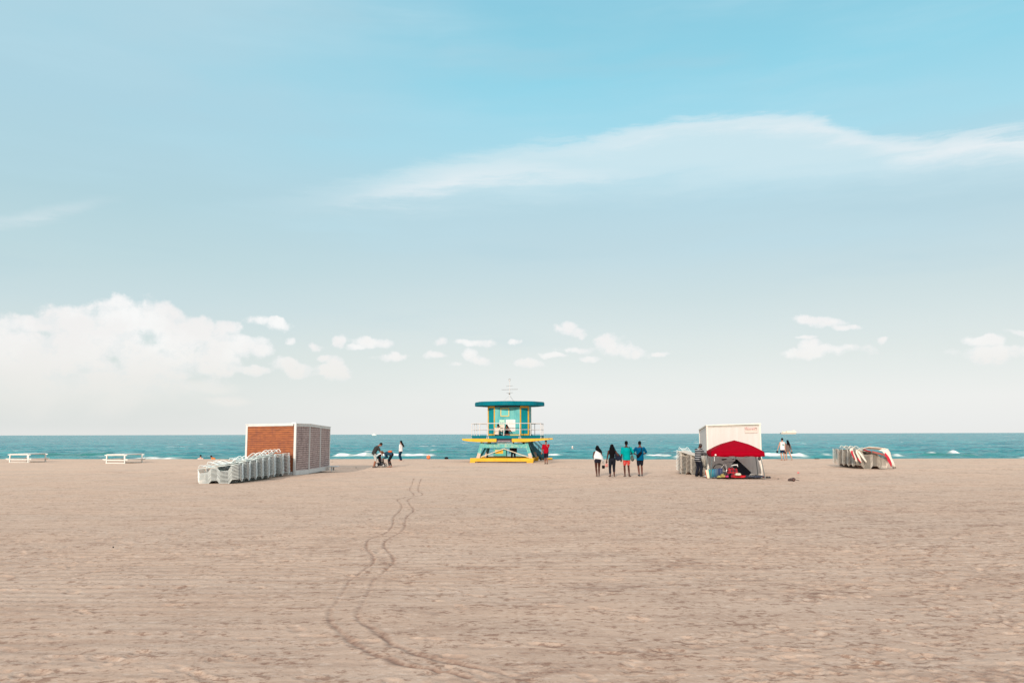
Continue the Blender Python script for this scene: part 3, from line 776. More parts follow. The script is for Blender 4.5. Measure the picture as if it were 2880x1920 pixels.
# tapered yellow outrigger beams under it
def zx(v): return (v - 830) * 0.00536
def zz(v): return 2.25 + (945 - v) * 0.00536
for sgn, poly in ((0, [(210, 1003), (722, 1003), (722, 1060), (450, 1060), (300, 1050), (222, 1036)]), (1, [(948, 1003), (1485, 1003), (1487, 1030), (1300, 1048), (1150, 1060), (948, 1062)])):
    for y_ in (-2.80, 2.3):
        pp = [(zx(a), min(zz(b), 1.897)) for a, b in poly][::-1]
        MB().prism(pp, 0.28 if y_ > 0 else 0.34, Matrix.Translation((0, y_, 0))).build('deck_beam', M_YEL, TW, bevel=0.015)
jo = MB()
for y_ in (-2.2, -1.4, -0.6, 0.2, 1.0, 1.8): jo.box((0, y_, 1.79), (4.6, 0.09, 0.20))
jo.build('joists', M_SHADOW, TW)
nb = MB().box((0.02, -2.62, 1.76), (1.2, 0.06, 0.27)).build('name_board', mat('dark_name_board', (0.03, 0.025, 0.045), 0.6, 0.3, 9), TW)
lt = MB(); x = -0.50
while x < 0.50:
    w_ = rr.uniform(0.03, 0.07); lt.box((x + w_ / 2, -2.655, 1.69), (w_, 0.008, 0.07)); x += w_ + 0.022
lt.build('lettering', mat('faded_pink_lettering', (0.40, 0.28, 0.30), 0.6, 0.2, 30), nb)
# railing
def seg(a, b, n): return [a + (b - a) * (k / n) for k in range(n)]
dc = [Vector((x * 0.985, y * 0.985, 0)) for x, y in dk]
posts = []
for i in range(8):
    a, b = dc[i], dc[(i + 1) % 8]
    posts += seg(a, b, 2)
for i, q in enumerate(posts):
    if i == 5 * 2 - 1: continue
    ps = MB().tube([(q.x, q.y, 1.92), (q.x, q.y, 3.10)], 0.026, 8).build('rail_post', M_RAIL, TW)
    n = Vector((q.x, q.y, 0)).normalized()
    MB().prism([(-0.11, 1.905), (0.11, 1.905), (0.05, 2.12), (-0.05, 2.12)], 0.05, Matrix.Translation(q + n * 0.03) @ Matrix.Rotation(math.atan2(n.y, n.x) + math.pi / 2, 4, 'Z')).build('bracket', mat('peeling_white_bracket', (0.66, 0.56, 0.46), 0.7, 0.2, 9, dirt=(0.35, 0.18, 0.10), dirtf=0.62, dscale=9), ps)
for z, r_ in ((3.09, 0.028), (2.60, 0.020)):
    MB().tube([(v.x, v.y, z) for v in dc], r_, 8, closed=True).build('handrail' if z > 3 else 'mid_rail', M_RAIL, TW)
# legs frame
def text_mesh(txt, size, loc, m_, name, parent, depth=0.004):
    cu_ = bpy.data.curves.new(name, 'FONT'); cu_.body = txt; cu_.size = size; cu_.extrude = depth; cu_.align_x = 'CENTER'; cu_.align_y = 'CENTER'; cu_.space_character = 1.35
    to = bpy.data.objects.new('tmp_text', cu_); COL.objects.link(to)
    bpy.context.view_layer.update()
    me = bpy.data.meshes.new_from_object(to.evaluated_get(bpy.context.evaluated_depsgraph_get()))
    bpy.data.objects.remove(to); bpy.data.curves.remove(cu_)
    me.transform(Matrix.Rotation(R(90), 4, 'X')); me.materials.clear(); me.materials.append(m_)
    o = bpy.data.objects.new(name, me); COL.objects.link(o); o.parent = parent; o.location = loc
    return o
M_LET = mat('faded_cream_lettering', (0.36, 0.50, 0.36), 0.7, 0.25, 9, dirt=(0.14, 0.40, 0.36), dirtf=0.55, dscale=9)
text_mesh('MIAMI', 0.25, (zx(690), -2.428, zz(1121)), M_LET, 'lettering', TW)
text_mesh('BEACH', 0.25, (zx(945), -2.428, zz(1121)), M_LET, 'lettering', TW)
MB().prism([(zx(490), zz(1148)), (zx(1160), zz(1148)), (zx(1160), zz(1095)), (zx(1145), zz(1092)), (zx(490), zz(1092))], 0.16, Matrix.Translation((0, -2.42, 0))).build('cross_beam', M_PEEL, TW, bevel=0.012)
MB().prism([(zx(490), zz(1148)), (zx(1160), zz(1148)), (zx(1160), zz(1095)), (zx(490), zz(1092))], 0.16, Matrix.Translation((0, 2.0, 0))).build('cross_beam', M_PEEL, TW)
for y_ in (-2.40, 2.02):
    for top, bot in (((500, 1100), (435, 1300)), ((1150, 1100), (1222, 1300))):
        a = Vector((zx(top[0]), y_ + 0.06, 1.62)); b = Vector((zx(bot[0]), y_ + 0.06, 0.30))
        f = 0.66
        l = MB().bar(a, a.lerp(b, f), 0.26, 0.17, up=(0, 1, 0)).build('leg', M_PEEL, TW)
        MB().bar(a.lerp(b, f), b, 0.255, 0.165, up=(0, 1, 0)).build('bare_foot', M_BARE, l)
# slanted inner struts in the depth direction and diagonal braces
for x0, x1 in ((-1.55, -2.0), (1.55, 2.02)):
    MB().bar((x0, 0.2, 1.70), (x1, 1.9, 0.30), 0.14, 0.14, up=(1, 0, 0)).build('strut', M_DKBL, TW)
    MB().bar((x0, 0.2, 1.70), (x1, -2.2, 0.34), 0.12, 0.12, up=(1, 0, 0)).build('strut', mat('turquoise_strut_paint', (0.02, 0.28, 0.27), 0.55, 0.2, 6), TW)
cx_, cz_ = zx(825), zz(1158)
for ex, ez in ((480, 1278), (1195, 1285)):
    MB().bar((cx_, -2.46, cz_), (zx(ex), -2.46, zz(ez)), 0.055, 0.055).build('brace', M_CREAM, TW)
MB().bar((zx(500), -2.2, zz(1068)), (zx(615), -2.2, zz(1085)), 0.05, 0.05).build('brace', M_CREAM, TW)
MB().bar((zx(1020), -2.2, zz(1075)), (zx(1095), -2.2, zz(1068)), 0.05, 0.05).build('brace', M_CREAM, TW)
# arched cut timber over the beam
ar = [(zx(728), zz(1092)), (zx(850), zz(1092))]
arc = [(zx(600), zz(1091)), (zx(850), zz(1091))] + [(zx(850 - k * 12.5), zz(1064 + (k / 20) ** 2 * 0 + (0 if 5 < k < 14 else 4))) for k in range(21)]
MB().prism([(zx(725), zz(1091)), (zx(985), zz(1091)), (zx(950), zz(1078)), (zx(850), zz(1066)), (zx(760), zz(1064)), (zx(725), zz(1068))], 0.06, Matrix.Translation((0, -2.36, 0))).build('arched_timber', mat('pale_weathered_timber', (0.40, 0.55, 0.52), 0.7, 0.15, 6), TW)
vs = MB()
for v in (660, 683, 706): vs.box((zx(v), -2.38, zz(1076)), (0.05, 0.05, 0.16))
vs.build('vent_slats', M_SHADOW, TW)
# hanging locker
lk = MB().box((zx(757), -1.9, zz(1212)), (1.0, 0.7, 0.56)).build('locker', mat('green_locker_paint', (0.05, 0.32, 0.27), 0.6, 0.15, 4, dirt=(0.03, 0.16, 0.14), dirtf=0.6), TW, bevel=0.015)
MB().box((zx(750), -2.262, zz(1203)), (0.62, 0.02, 0.29)).build('door', M_YEL, lk)
MB().box((zx(757), -1.9, zz(1266)), (1.02, 0.72, 0.03)).build('base', M_SHADOW, lk)
MB().bar((zx(775), -2.28, zz(1188)), (zx(775), -2.28, zz(1218)), 0.02, 0.02).build('handle', M_DARK, lk)
for v in (690, 830): MB().bar((zx(v), -1.9, zz(1158)), (zx(v), -1.9, 1.7), 0.05, 0.05).build('hanger', M_SHADOW, TW)
# skids
for y_, nm in ((-2.55, 0), (2.25, 1)):
    b_ = MB().box(((zx(330) + zx(1262)) / 2, y_, 0.245), (zx(1262) - zx(330), 0.34, 0.27)).build('skid', M_YEL, TW, bevel=0.03)
    for v in (365, 1210):
        MB().box((zx(v), y_, 0.055), (0.42 if v < 800 else 0.50, 0.38, 0.11)).build('foot', M_YEL, b_, bevel=0.02)
for x_ in (-2.35, 1.95): MB().box((x_, -0.15, 0.22), (0.24, 4.2, 0.2)).build('skid', M_YEL, TW)
MB().box((3.0, 2.6, 0.17), (0.9, 0.26, 0.17)).build('skid_end', M_YEL, TW, bevel=0.03)
# stairs behind, going down to the right
sa, sb = Vector((1.0, 1.7, 1.85)), Vector((2.75, 2.7, 0.12))
dv = (sb - sa).normalized(); sdv = dv.cross(Vector((0, 0, 1))).normalized()
for s0 in (-0.42, 0.42):
    st = MB().bar(sa + sdv * s0, sb + sdv * s0, 0.05, 0.30).build('stair_stringer', M_DKBL, TW)
tr_ = MB()
for k in range(8):
    q = sa.lerp(sb, (k + 0.5) / 8); tr_.bar(q - sdv * 0.40, q + sdv * 0.40, 0.22, 0.04)
tr_.build('stair_treads', M_DKBL, TW)
for s0 in (-0.42, 0.42):
    h1 = MB().tube([sa + sdv * s0 + Vector((0, 0, 0.95)), sb + sdv * s0 + Vector((0, 0, 0.85))], 0.03, 8).build('stair_rail', mat('dark_handrail', (0.06, 0.07, 0.09), 0.5, 0.2), TW)
    MB().tube([sa + sdv * s0 + Vector((0, 0, 0.5)), sb + sdv * s0 + Vector((0, 0, 0.4))], 0.02, 8).build('mid_rail', _mc['dark_handrail'], h1)
    for f in (0.15, 0.85):
        q = sa.lerp(sb, f) + sdv * s0; MB().tube([q, q + Vector((0, 0, 0.92))], 0.025, 8).build('rail_post', _mc['dark_handrail'], h1)
# mast
MM = mat('dull_grey_antenna', (0.34, 0.33, 0.33), 0.5, 0.1, 20)
ma = MB().tube([(CX, 0, 4.83), (CX, 0, 6.72)], 0.022, 6).build('antenna_mast', M_RAIL, TW)
MB().tube([(CX + 0.085 * math.cos(k * math.pi / 8), 0.0, 6.68 + 0.085 * math.sin(k * math.pi / 8)) for k in range(16)], 0.018, 6, closed=True).build('antenna_ring', MM, ma)
for z, w_, r_ in ((6.17, 0.27, 0.018), (5.88, 0.67, 0.022), (5.61, 0.27, 0.016)):
    MB().tube([(CX - w_, 0, z - 0.015), (CX + w_, 0, z + 0.015)], r_, 6).build('antenna_bar', MM, ma)
MB().ball((CX - 0.02, 0, 5.53), (0.07, 0.05, 0.06)).build('antenna_box', mat('brown_grey_box', (0.16, 0.13, 0.11)), ma)
for a in (200, 320, 60):
    MB().tube([(CX, 0, 5.40), (CX + 0.62 * math.cos(R(a)), 0.62 * math.sin(R(a)), 4.83)], 0.008, 5).build('guy_wire', MM, ma)

# ================================================================== slatted storage container (left)
m, t, p = newmat('orange_brown_wood_slats')
oc = t.add('ShaderNodeTexCoord').outputs['Object']
s_ = t.add('ShaderNodeSeparateXYZ'); t.l.new(oc, s_.inputs[0])
NS = 8.4
row = t.math('FLOOR', t.math('MULTIPLY', s_.outputs[2], NS))
fr = t.math('FRACT', t.math('MULTIPLY', s_.outputs[2], NS))
gap = t.mapr(t.math('ABSOLUTE', t.math('SUBTRACT', fr, 0.5)), 0.36, 0.47)
wn = t.add('ShaderNodeTexWhiteNoise', noise_dimensions='1D'); t.l.new(row, wn.inputs['W'])
grn = t.noise(t.mapping(oc, sc=(1.2, 1, 9)), 2.4, 6, 0.65)
blo = t.noise(t.mapping(oc, sc=(2.6, 1, 0.45)), 1.5, 5, 0.6)
col = t.mix(t.mapr(grn, 0.3, 0.7), (0.20, 0.055, 0.018, 1), (0.44, 0.135, 0.040, 1))
col = t.mix(t.math('MULTIPLY', wn.outputs[0], 0.35), col, (0.26, 0.07, 0.035, 1))
col = t.mix(t.math('MULTIPLY', t.mapr(blo, 0.48, 0.68), 0.5), col, (0.19, 0.055, 0.032, 1))
col = t.mix(gap, col, (0.10, 0.030, 0.018, 1))
t.l.new(col, p.inputs['Base Color']); p.inputs['Roughness'].default_value = 0.7
t.l.new(t.bump(t.math('SUBTRACT', 1.0, gap), 0.6, 0.02), p.inputs['Normal'])
M_SLAT = m
m, t, p = newmat('shade_greyed_slats')  # same slats with the shaded side's greyer tone painted into the colour
oc = t.add('ShaderNodeTexCoord').outputs['Object']
s_ = t.add('ShaderNodeSeparateXYZ'); t.l.new(oc, s_.inputs[0])
fr = t.math('FRACT', t.math('MULTIPLY', s_.outputs[2], NS))
gap = t.mapr(t.math('ABSOLUTE', t.math('SUBTRACT', fr, 0.5)), 0.34, 0.46)
grn = t.noise(t.mapping(oc, sc=(4, 1.2, 12)), 2.6, 6, 0.68)
col = t.mix(t.mapr(grn, 0.3, 0.7), (0.27, 0.18, 0.17, 1), (0.60, 0.47, 0.44, 1))
fr2 = t.math('FRACT', t.math('MULTIPLY', s_.outputs[1], 3.6))
sm2 = t.mapr(t.math('ABSOLUTE', t.math('SUBTRACT', fr2, 0.5)), 0.46, 0.5)
col = t.mix(t.math('MULTIPLY', t.mapr(t.noise(t.mapping(oc, sc=(1, 3.0, 0.5)), 1.4, 5, 0.65), 0.5, 0.68), 0.5), col, (0.13, 0.085, 0.09, 1))
col = t.mix(t.math('MULTIPLY', sm2, 0.5), col, (0.09, 0.06, 0.055, 1))
col = t.mix(gap, col, (0.075, 0.045, 0.04, 1))
t.l.new(col, p.inputs['Base Color']); p.inputs['Roughness'].default_value = 0.8
t.l.new(t.bump(t.math('SUBTRACT', 1.0, gap), 0.6, 0.02), p.inputs['Normal'])
M_SLATG = m
M_FRAME = mat('white_steel_frame', (0.60, 0.595, 0.58), 0.5, 0.06, 3, dirt=(0.50, 0.44, 0.40), dirtf=0.66)
C0 = Vector((-11.93, 45.8, 0))
BX = empty('storage_container', C0, 0, 'white framed storage container with orange brown slats in front and greyish slats at the side', 'container')
LV = Vector((-3.03, 0.75, 0)); RV = [Vector((0.28, 2.0, 0)), Vector((0.30, 4.6, 0)), Vector((0.36, 7.0, 0))]
hz = [2.84, 2.84, 2.77, 2.71]
Bk = LV + RV[2] * 0.97
inner = [LV + Vector((0.05, 0.06, 0)), Vector((-0.06, 0.06, 0)), RV[0] + Vector((-0.06, 0, 0)), RV[1] + Vector((-0.06, 0, 0)), RV[2] + Vector((-0.06, -0.05, 0)), Bk + Vector((0.05, -0.05, 0))]
MB().plan([(v.x, v.y) for v in inner], [0.10] * 6, [2.74, 2.78, 2.78, 2.71, 2.65, 2.64]).build('body', M_WHITE2, BX)
def panel(a, b, za0, za1, zb0, zb1, th, name, m_, parent, off):
    d = (b - a).normalized(); n = Vector((d.y, -d.x, 0))
    q = [a + n * off, b + n * off]
    vs = [q[0] + Vector((0, 0, za0)), q[1] + Vector((0, 0, zb0)), q[1] + Vector((0, 0, zb1)), q[0] + Vector((0, 0, za1))]
    vs += [v - n * th for v in vs]
    mb = MB().add(vs, [(0, 1, 2, 3), (7, 6, 5, 4), (0, 4, 5, 1), (1, 5, 6, 2), (2, 6, 7, 3), (3, 7, 4, 0)])
    return mb.build(name, m_, parent)
FL = (LV * 0.955, LV * 0.045)
panel(LV * 0.96, LV * 0.05, 0.22, 2.70, 0.22, 2.73, 0.04, 'slat_panel', M_SLAT, BX, -0.02)
P4 = [Vector((0, 0, 0))] + RV
for i in range(3):
    a, b = P4[i], P4[i + 1]; d = (b - a).normalized()
    pn = panel(a + d * (0.10 if i else 0.12), b - d * 0.07, 0.27, hz[i] - 0.13, 0.27, hz[i + 1] - 0.13, 0.04, 'slat_panel', M_SLATG, BX, -0.02)
    pn['label'] = 'slat panel with side shade in its grey brown colour'
def post(q, h, w_=0.14):
    MB().box((q.x, q.y, h / 2 + 0.02), (w_, w_, h - 0.04)).build('frame_post', M_FRAME, BX, bevel=0.01)
post(LV + Vector((0.06, 0.05, 0)), 2.80, 0.11); post(Vector((-0.05, 0.05, 0)), 2.84, 0.12); post(RV[2] + Vector((-0.07, -0.05, 0)), hz[3]); post(Bk + Vector((0.07, -0.07, 0)), 2.68)
for i in (0, 1):
    q = RV[i]; MB().box((q.x - 0.03, q.y, hz[i + 1] / 2 + 0.02), (0.08, 0.13, hz[i + 1] - 0.1)).build('mullion', M_FRAME, BX)
def rail(a, b, za, zb, h, name):
    MB().bar(a + Vector((0, 0, za)), b + Vector((0, 0, zb)), 0.12, h).build(name, M_FRAME, BX)
rail(LV + Vector((0.14, 0.02, 0)), Vector((-0.15, 0.03, 0)), 2.755, 2.785, 0.10, 'top_rail'); rail(LV + Vector((0.14, 0.02, 0)), Vector((-0.15, 0.03, 0)), 0.12, 0.12, 0.20, 'bottom_rail')
for i in range(3):
    a, b = P4[i] + Vector((-0.05, 0.15 if i == 0 else 0.07, 0)), P4[i + 1] + Vector((-0.05, -0.07, 0))
    rail(a, b, hz[i] - 0.065, hz[i + 1] - 0.065, 0.13, 'top_rail'); rail(a, b, 0.16, 0.14, 0.24, 'bottom_rail')
MB().plan([(v.x, v.y) for v in (LV + Vector((-0.02, -0.02, 0)), Vector((0.04, -0.04, 0)), RV[0] + Vector((0.04, 0, 0)), RV[1] + Vector((0.04, 0, 0)), RV[2] + Vector((0.04, 0.04, 0)), Bk)], [2.81, 2.842, 2.842, 2.772, 2.712, 2.70], [2.835, 2.868, 2.868, 2.80, 2.74, 2.73]).build('roof', mat('white_roof_sheet', (0.74, 0.74, 0.73), 0.5, 0.05), BX)
MB().box((-0.35, 0.9, 2.90), (0.25, 0.2, 0.06)).build('roof_fitting', M_FRAME, BX)
st = MB().box((0.75, 6.3, 0.27), (0.62, 0.8, 0.05)).build('step', M_FRAME, BX)
for dy in (-0.3, 0.3): MB().box((0.70, 6.3 + dy, 0.12), (0.08, 0.08, 0.25)).build('leg', M_FRAME, st)

# ================================================================== white box with sign (right)
m, t, p = newmat('off_white_corrugated_sheet')
oc = t.add('ShaderNodeTexCoord').outputs['Object']
s_ = t.add('ShaderNodeSeparateXYZ'); t.l.new(oc, s_.inputs[0])
wv = t.math('SINE', t.math('MULTIPLY', t.math('ADD', s_.outputs[0], s_.outputs[1]), 42.0))
nn = t.noise(t.mapping(oc, sc=(3, 3, 0.3)), 1.6, 6, 0.6)
c = t.mix(t.mapr(nn, 0.35, 0.7), (0.60, 0.565, 0.54, 1), (0.56, 0.52, 0.49, 1))
c = t.mix(t.math('MULTIPLY', t.mapr(t.math('ADD', t.noise(oc, 3.0, 7, 0.7), t.mapr(s_.outputs[2], 1.2, 0.0, 0.0, 0.14)), 0.62, 0.72), 0.5), c, (0.52, 0.42, 0.34, 1))
t.l.new(c, p.inputs['Base Color']); p.inputs['Roughness'].default_value = 0.6
t.l.new(t.bump(wv, 0.18, 0.01), p.inputs['Normal'])
M_BOXW = m
WB = empty('storage_box', (10.58, 45.2, 0), R(-8.7), 'tall off-white storage box with a small printed sign, behind the red canopy', 'container')
bw, bl = 2.86, 5.6
MB().plan([(0.02, 0.02), (bw - 0.02, 0.02), (bw - 0.02, bl - 0.02), (0.02, bl - 0.02)], [0.04] * 4, [2.64, 2.70, 2.48, 2.44]).build('wall', M_BOXW, WB)
for x_, y_, h in ((0.035, 0.035, 2.66), (bw - 0.035, 0.035, 2.73), (0.035, bl - 0.035, 2.45), (bw - 0.035, bl - 0.035, 2.48)):
    MB().box((x_, y_, h / 2), (0.09, 0.09, h)).build('corner_post', mat('cream_trim', (0.68, 0.63, 0.57), 0.6, 0.06), WB)
MB().plan([(-0.03, -0.04), (bw + 0.03, -0.04), (bw + 0.03, bl + 0.03), (-0.03, bl + 0.03)], [2.66, 2.735, 2.50, 2.44], [2.72, 2.80, 2.56, 2.50]).build('roof', mat('box_roof_trim', (0.72, 0.69, 0.62), 0.6, 0.05), WB)
MB().bar((0.08, -0.008, 2.612), (bw - 0.08, -0.008, 2.675), 0.02, 0.035).build('trim_strip', mat('grey_cream_trim', (0.50, 0.47, 0.40), 0.6, 0.05), WB)
sg = MB().box((bw - 0.50, -0.015, 2.44), (0.66, 0.025, 0.31)).build('sign', mat('pinkish_sign_board', (0.62, 0.50, 0.45), 0.5, 0.06, 7), WB)
MB().box((bw - 0.56, -0.031, 2.535), (0.52, 0.004, 0.10)).build('sign_band', mat('pink_sign_band', (0.66, 0.42, 0.40), 0.5, 0.1, 14), sg)
lt = MB()
rr = random.Random(5)
x = bw - 0.80
while x < bw - 0.23:
    w_ = rr.uniform(0.02, 0.045); lt.box((x + w_ / 2, -0.035, 2.462), (w_, 0.006, 0.036)); x += w_ + (0.012 if rr.random() > 0.2 else 0.04)
lt.build('lettering', mat('brown_lettering', (0.17, 0.10, 0.08), 0.6, 0.2), sg)
lt = MB(); lt.box((bw - 0.26, -0.035, 2.546), (0.13, 0.006, 0.032)).build('symbol', _mc['brown_lettering'], sg)
lt = MB(); lt.box((bw - 0.74, -0.035, 2.56), (0.06, 0.006, 0.03)); 
lt.build('symbol', _mc['brown_lettering'], sg)
MB().box((bw - 0.82, -0.035, 2.53), (0.015, 0.006, 0.10)).build('edge_mark', _mc['brown_lettering'], sg)

# ================================================================== red canopy
FLc = Vector((10.12, 42.3, 0))
TN = empty('canopy_tent', FLc, R(-8), 'low red pop-up canopy pitched in front of the off-white storage box', 'canopy')
cw_, cl_ = 2.6, 2.5
def canopy_z(u, v):
    r = max(abs(u), abs(v))           # 0 centre .. 1 edge
    if r < 0.42: z = 1.90 - 0.165 * (r / 0.42) ** 1.1
    else: z = 1.735 - 0.40 * ((r - 0.42) / 0.58) ** 1.2
    sag = 0.025 * (1 - (min(abs(u), abs(v)) / max(r, 1e-3)) ** 2) * math.sin(math.pi * min(1, r))
    return z - sag
N = 28; vs = []; fs = []
for i in range(N + 1):
    for j in range(N + 1):
        u = -1 + 2 * i / N; v = -1 + 2 * j / N
        vs.append((cw_ * (u + 1) / 2, cl_ * (v + 1) / 2, canopy_z(u, v)))
for i in range(N):
    for j in range(N): fs.append((i * (N + 1) + j, (i + 1) * (N + 1) + j, (i + 1) * (N + 1) + j + 1, i * (N + 1) + j + 1))
M_RED = mat('red_canopy_cloth', (0.285, 0.0004, 0.010), 0.8, 0.07, 3, spec=0.04, bump=0.15, bscale=6)
cn = MB().add(vs, fs).build('canopy_cloth', M_RED, TN, smooth=True)
so = cn.modifiers.new('cloth', 'SOLIDIFY'); so.thickness = 0.006
va = MB(); rim = []
for k in range(40): rim.append((k / 40, 0))
for k in range(40): rim.append((1, k / 40))
for k in range(40): rim.append((1 - k / 40, 1))
for k in range(40): rim.append((0, 1 - k / 40))
top = []; bot = []
for k, (a, b) in enumerate(rim):
    z = canopy_z(2 * a - 1, 2 * b - 1); o = 0.012 * math.sin(k * 1.1)
    ax, bx = a * cw_, b * cl_
    nx = (a - .5) * 2; ny = (b - .5) * 2
    r = max(abs(nx), abs(ny)); nx *= (abs(nx) == r); ny *= (abs(ny) == r)
    top.append((ax, bx, z)); bot.append((ax + nx * (0.025 + o), bx + ny * (0.025 + o), 1.085 + 0.018 * math.sin(k * 0.5)))
n = len(rim)
va.add(top + bot, [(k, (k + 1) % n, n + (k + 1) % n, n + k) for k in range(n)])
vl = va.build('valance', M_RED, TN, smooth=True)
so = vl.modifiers.new('cloth', 'SOLIDIFY'); so.thickness = 0.006
MB().ball((0.20, -0.045, 1.17), (0.045, 0.012, 0.045)).build('white_badge', mat('white_badge_print', (0.8, 0.7, 0.66)), vl)
legm = mat('dark_grey_pole', (0.12, 0.14, 0.14), 0.4, 0.1)
for (x_, y_, ex, ey) in ((0.06, 0.06, -0.14, -0.1), (cw_ - 0.22, 0.06, 0.22, -0.1), (0.06, cl_ - 0.1, -0.15, 0.0), (cw_ - 0.1, cl_ - 0.1, 0.12, 0.02)):
    lg = MB().bar((x_, y_, 1.30), (x_ + ex, y_ + ey, 0.0), 0.035, 0.035).build('leg', legm, TN)
    MB().box((x_ + ex, y_ + ey, 0.015), (0.12, 0.12, 0.02)).build('foot_plate', legm, lg)
MB().bar((0.1, 0.08, 1.20), (cw_ * 0.5, 0.08, 0.98), 0.02, 0.03).build('truss_bar', legm, TN)
MB().bar((cw_ * 0.5, 0.08, 0.98), (cw_ - 0.2, 0.08, 1.20), 0.02, 0.03).build('truss_bar', legm, TN)
MB().ball((cw_ - 0.24, 0.04, 0.99), (0.075, 0.07, 0.10)).build('corner_joint', M_DARK, TN)
for x_ in (0.14,): MB().bar((x_, -0.02, 1.10), (x_, -0.02, 0.86), 0.02, 0.012).build('hanging_strap', mat('white_strap', (0.7, 0.7, 0.68)), TN)

# ---- things under the canopy; positions in the photograph crop (1980,1230)+0.08503
def cp(x, y): return 1980 + x * 0.08503, 1230 + y * 0.08503
def onsand(x, y): return ground(*cp(x, y))
def atD(x, y, D): return atd(*cp(x, y), D)
def thing(name, loc, label, cat, rz=0, group=None): return empty(name, loc, rz, label, cat, group)
# white blanket
a = onsand(215, 1338); b = onsand(2050, 1338)
bl_ = MB(); n = 40; vs = []; fs = []
for i in range(n + 1):
    for j in range(13):
        x = a.x + (b.x - a.x) * i / n; y = a.y + 1.9 * j / 12
        vs.append((x + 0.03 * math.sin(j * 1.7), y + 0.03 * math.sin(i * 0.9), 0.035 + 0.012 * math.sin(i * 1.3 + j) + 0.008 * math.sin(j * 2.1)))
for i in range(n):
    for j in range(12): fs.append((i * 13 + j, (i + 1) * 13 + j, (i + 1) * 13 + j + 1, i * 13 + j + 1))
bo = bl_.add(vs, fs).build('blanket', mat('white_blanket', (0.66, 0.68, 0.68), 0.8, 0.08, 6), smooth=True)
so = bo.modifiers.new('cloth', 'SOLIDIFY'); so.thickness = 0.015
tag(bo, 'white blanket spread on the sand under the red canopy', 'blanket')
# bicycle
DBK = 43.4; sc = 0.08503 * DBK / F
bk = thing('bicycle', (atD(500, 1200, DBK).x, DBK, 0.0), 'dark bicycle leaning among the bags under the red canopy', 'bicycle', R(-4))
rw = 0.33
rear = Vector((0.0, 0, 0.34)); frontc = Vector((1.02, 0.04, 0.34))
for q in (rear, frontc):
    wh = MB().tube([q + Vector((rw * math.cos(k * math.pi / 16), 0, rw * math.sin(k * math.pi / 16))) for k in range(32)], 0.022, 7, closed=True).build('wheel', M_DARK, bk)
    MB().tube([q + Vector(((rw - 0.03) * math.cos(k * math.pi / 16), 0, (rw - 0.03) * math.sin(k * math.pi / 16))) for k in range(32)], 0.009, 5, closed=True).build('rim', M_DARK, wh)
    spk = MB()
    for k in range(12): spk.tube([q, q + Vector(((rw - 0.03) * math.cos(k * math.pi / 6), 0, (rw - 0.03) * math.sin(k * math.pi / 6)))], 0.002, 4)
    spk.build('spokes', mat('dull_spoke_steel', (0.12, 0.12, 0.12)), wh)
seat = Vector((0.30, 0, 0.86)); bb = Vector((0.42, 0, 0.30)); hd = Vector((0.86, 0.02, 0.80))
fr_ = MB()
for a_, b_ in ((seat, bb), (bb, hd), (seat - Vector((-0.03, 0, 0.13)), hd), (seat - Vector((-0.03, 0, 0.15)), rear), (bb, rear), (hd, frontc)): fr_.tube([a_, b_], 0.018, 7)
fr_.build('frame', mat('pale_bicycle_frame', (0.45, 0.42, 0.42), 0.35, 0.05), bk)
MB().loft([((0.16, 0, 0.90), (0, 0.07, 0), (0, 0, 0.035)), ((0.24, 0, 0.90), (0, 0.075, 0), (0, 0, 0.035)), ((0.34, 0, 0.915), (0, 0.035, 0), (0, 0, 0.025)), ((0.42, 0, 0.925), (0, 0.015, 0), (0, 0, 0.015))]).build('saddle', M_BLACK, bk, smooth=True)
MB().tube([(0.62, -0.28, 0.90), (0.80, -0.18, 0.96), (0.88, 0, 1.00), (0.92, 0.2, 1.08)], 0.016, 7).build('handlebar', M_BLACK, bk)
MB().tube([hd, (0.88, 0.0, 1.0)], 0.016, 6).build('stem', M_BLACK, bk)
MB().tube([bb + Vector((0, -0.06, 0)), bb + Vector((0.12, -0.07, -0.12))], 0.012, 6).ball(bb + Vector((0, -0.05, 0)), (0.08, 0.01, 0.08)).build('crank', M_METAL, bk)
# black board leaning
DB = 43.0
q = [atD(1080, 720, DB), atD(1565, 1160, DB), atD(1500, 1250, DB - 0.25), atD(1215, 1262, DB - 0.35), atD(905, 900, DB)]
mid = sum(q, Vector()) / 5
mb = MB(); vs = [v - mid * 0 for v in q]
vs2 = [v + Vector((0.02, 0.07, 0.02)) for v in q]
mb.add(vs + vs2, [(4, 3, 2, 1, 0), (5, 6, 7, 8, 9)] + [(i, (i + 1) % 5, (i + 1) % 5 + 5, i + 5) for i in range(5)])
tag(mb.build('windbreak_panel', M_BLACK, None, bevel=0.02), 'large black fabric panel leaning beside the bicycle under the red canopy', 'panel')
# white rod / towel on top of the bags
tag(MB().tube([atD(905, 930, 42.8), atD(1000, 905, 42.75), atD(1100, 900, 42.8), atD(1115, 960, 42.75)], [0.035, 0.032, 0.04, 0.03], 8).build('rolled_towel', mat('white_towel', (0.68, 0.66, 0.66), 0.8), None, smooth=True), 'white rolled towel lying on the plaid clothes heap', 'towel')
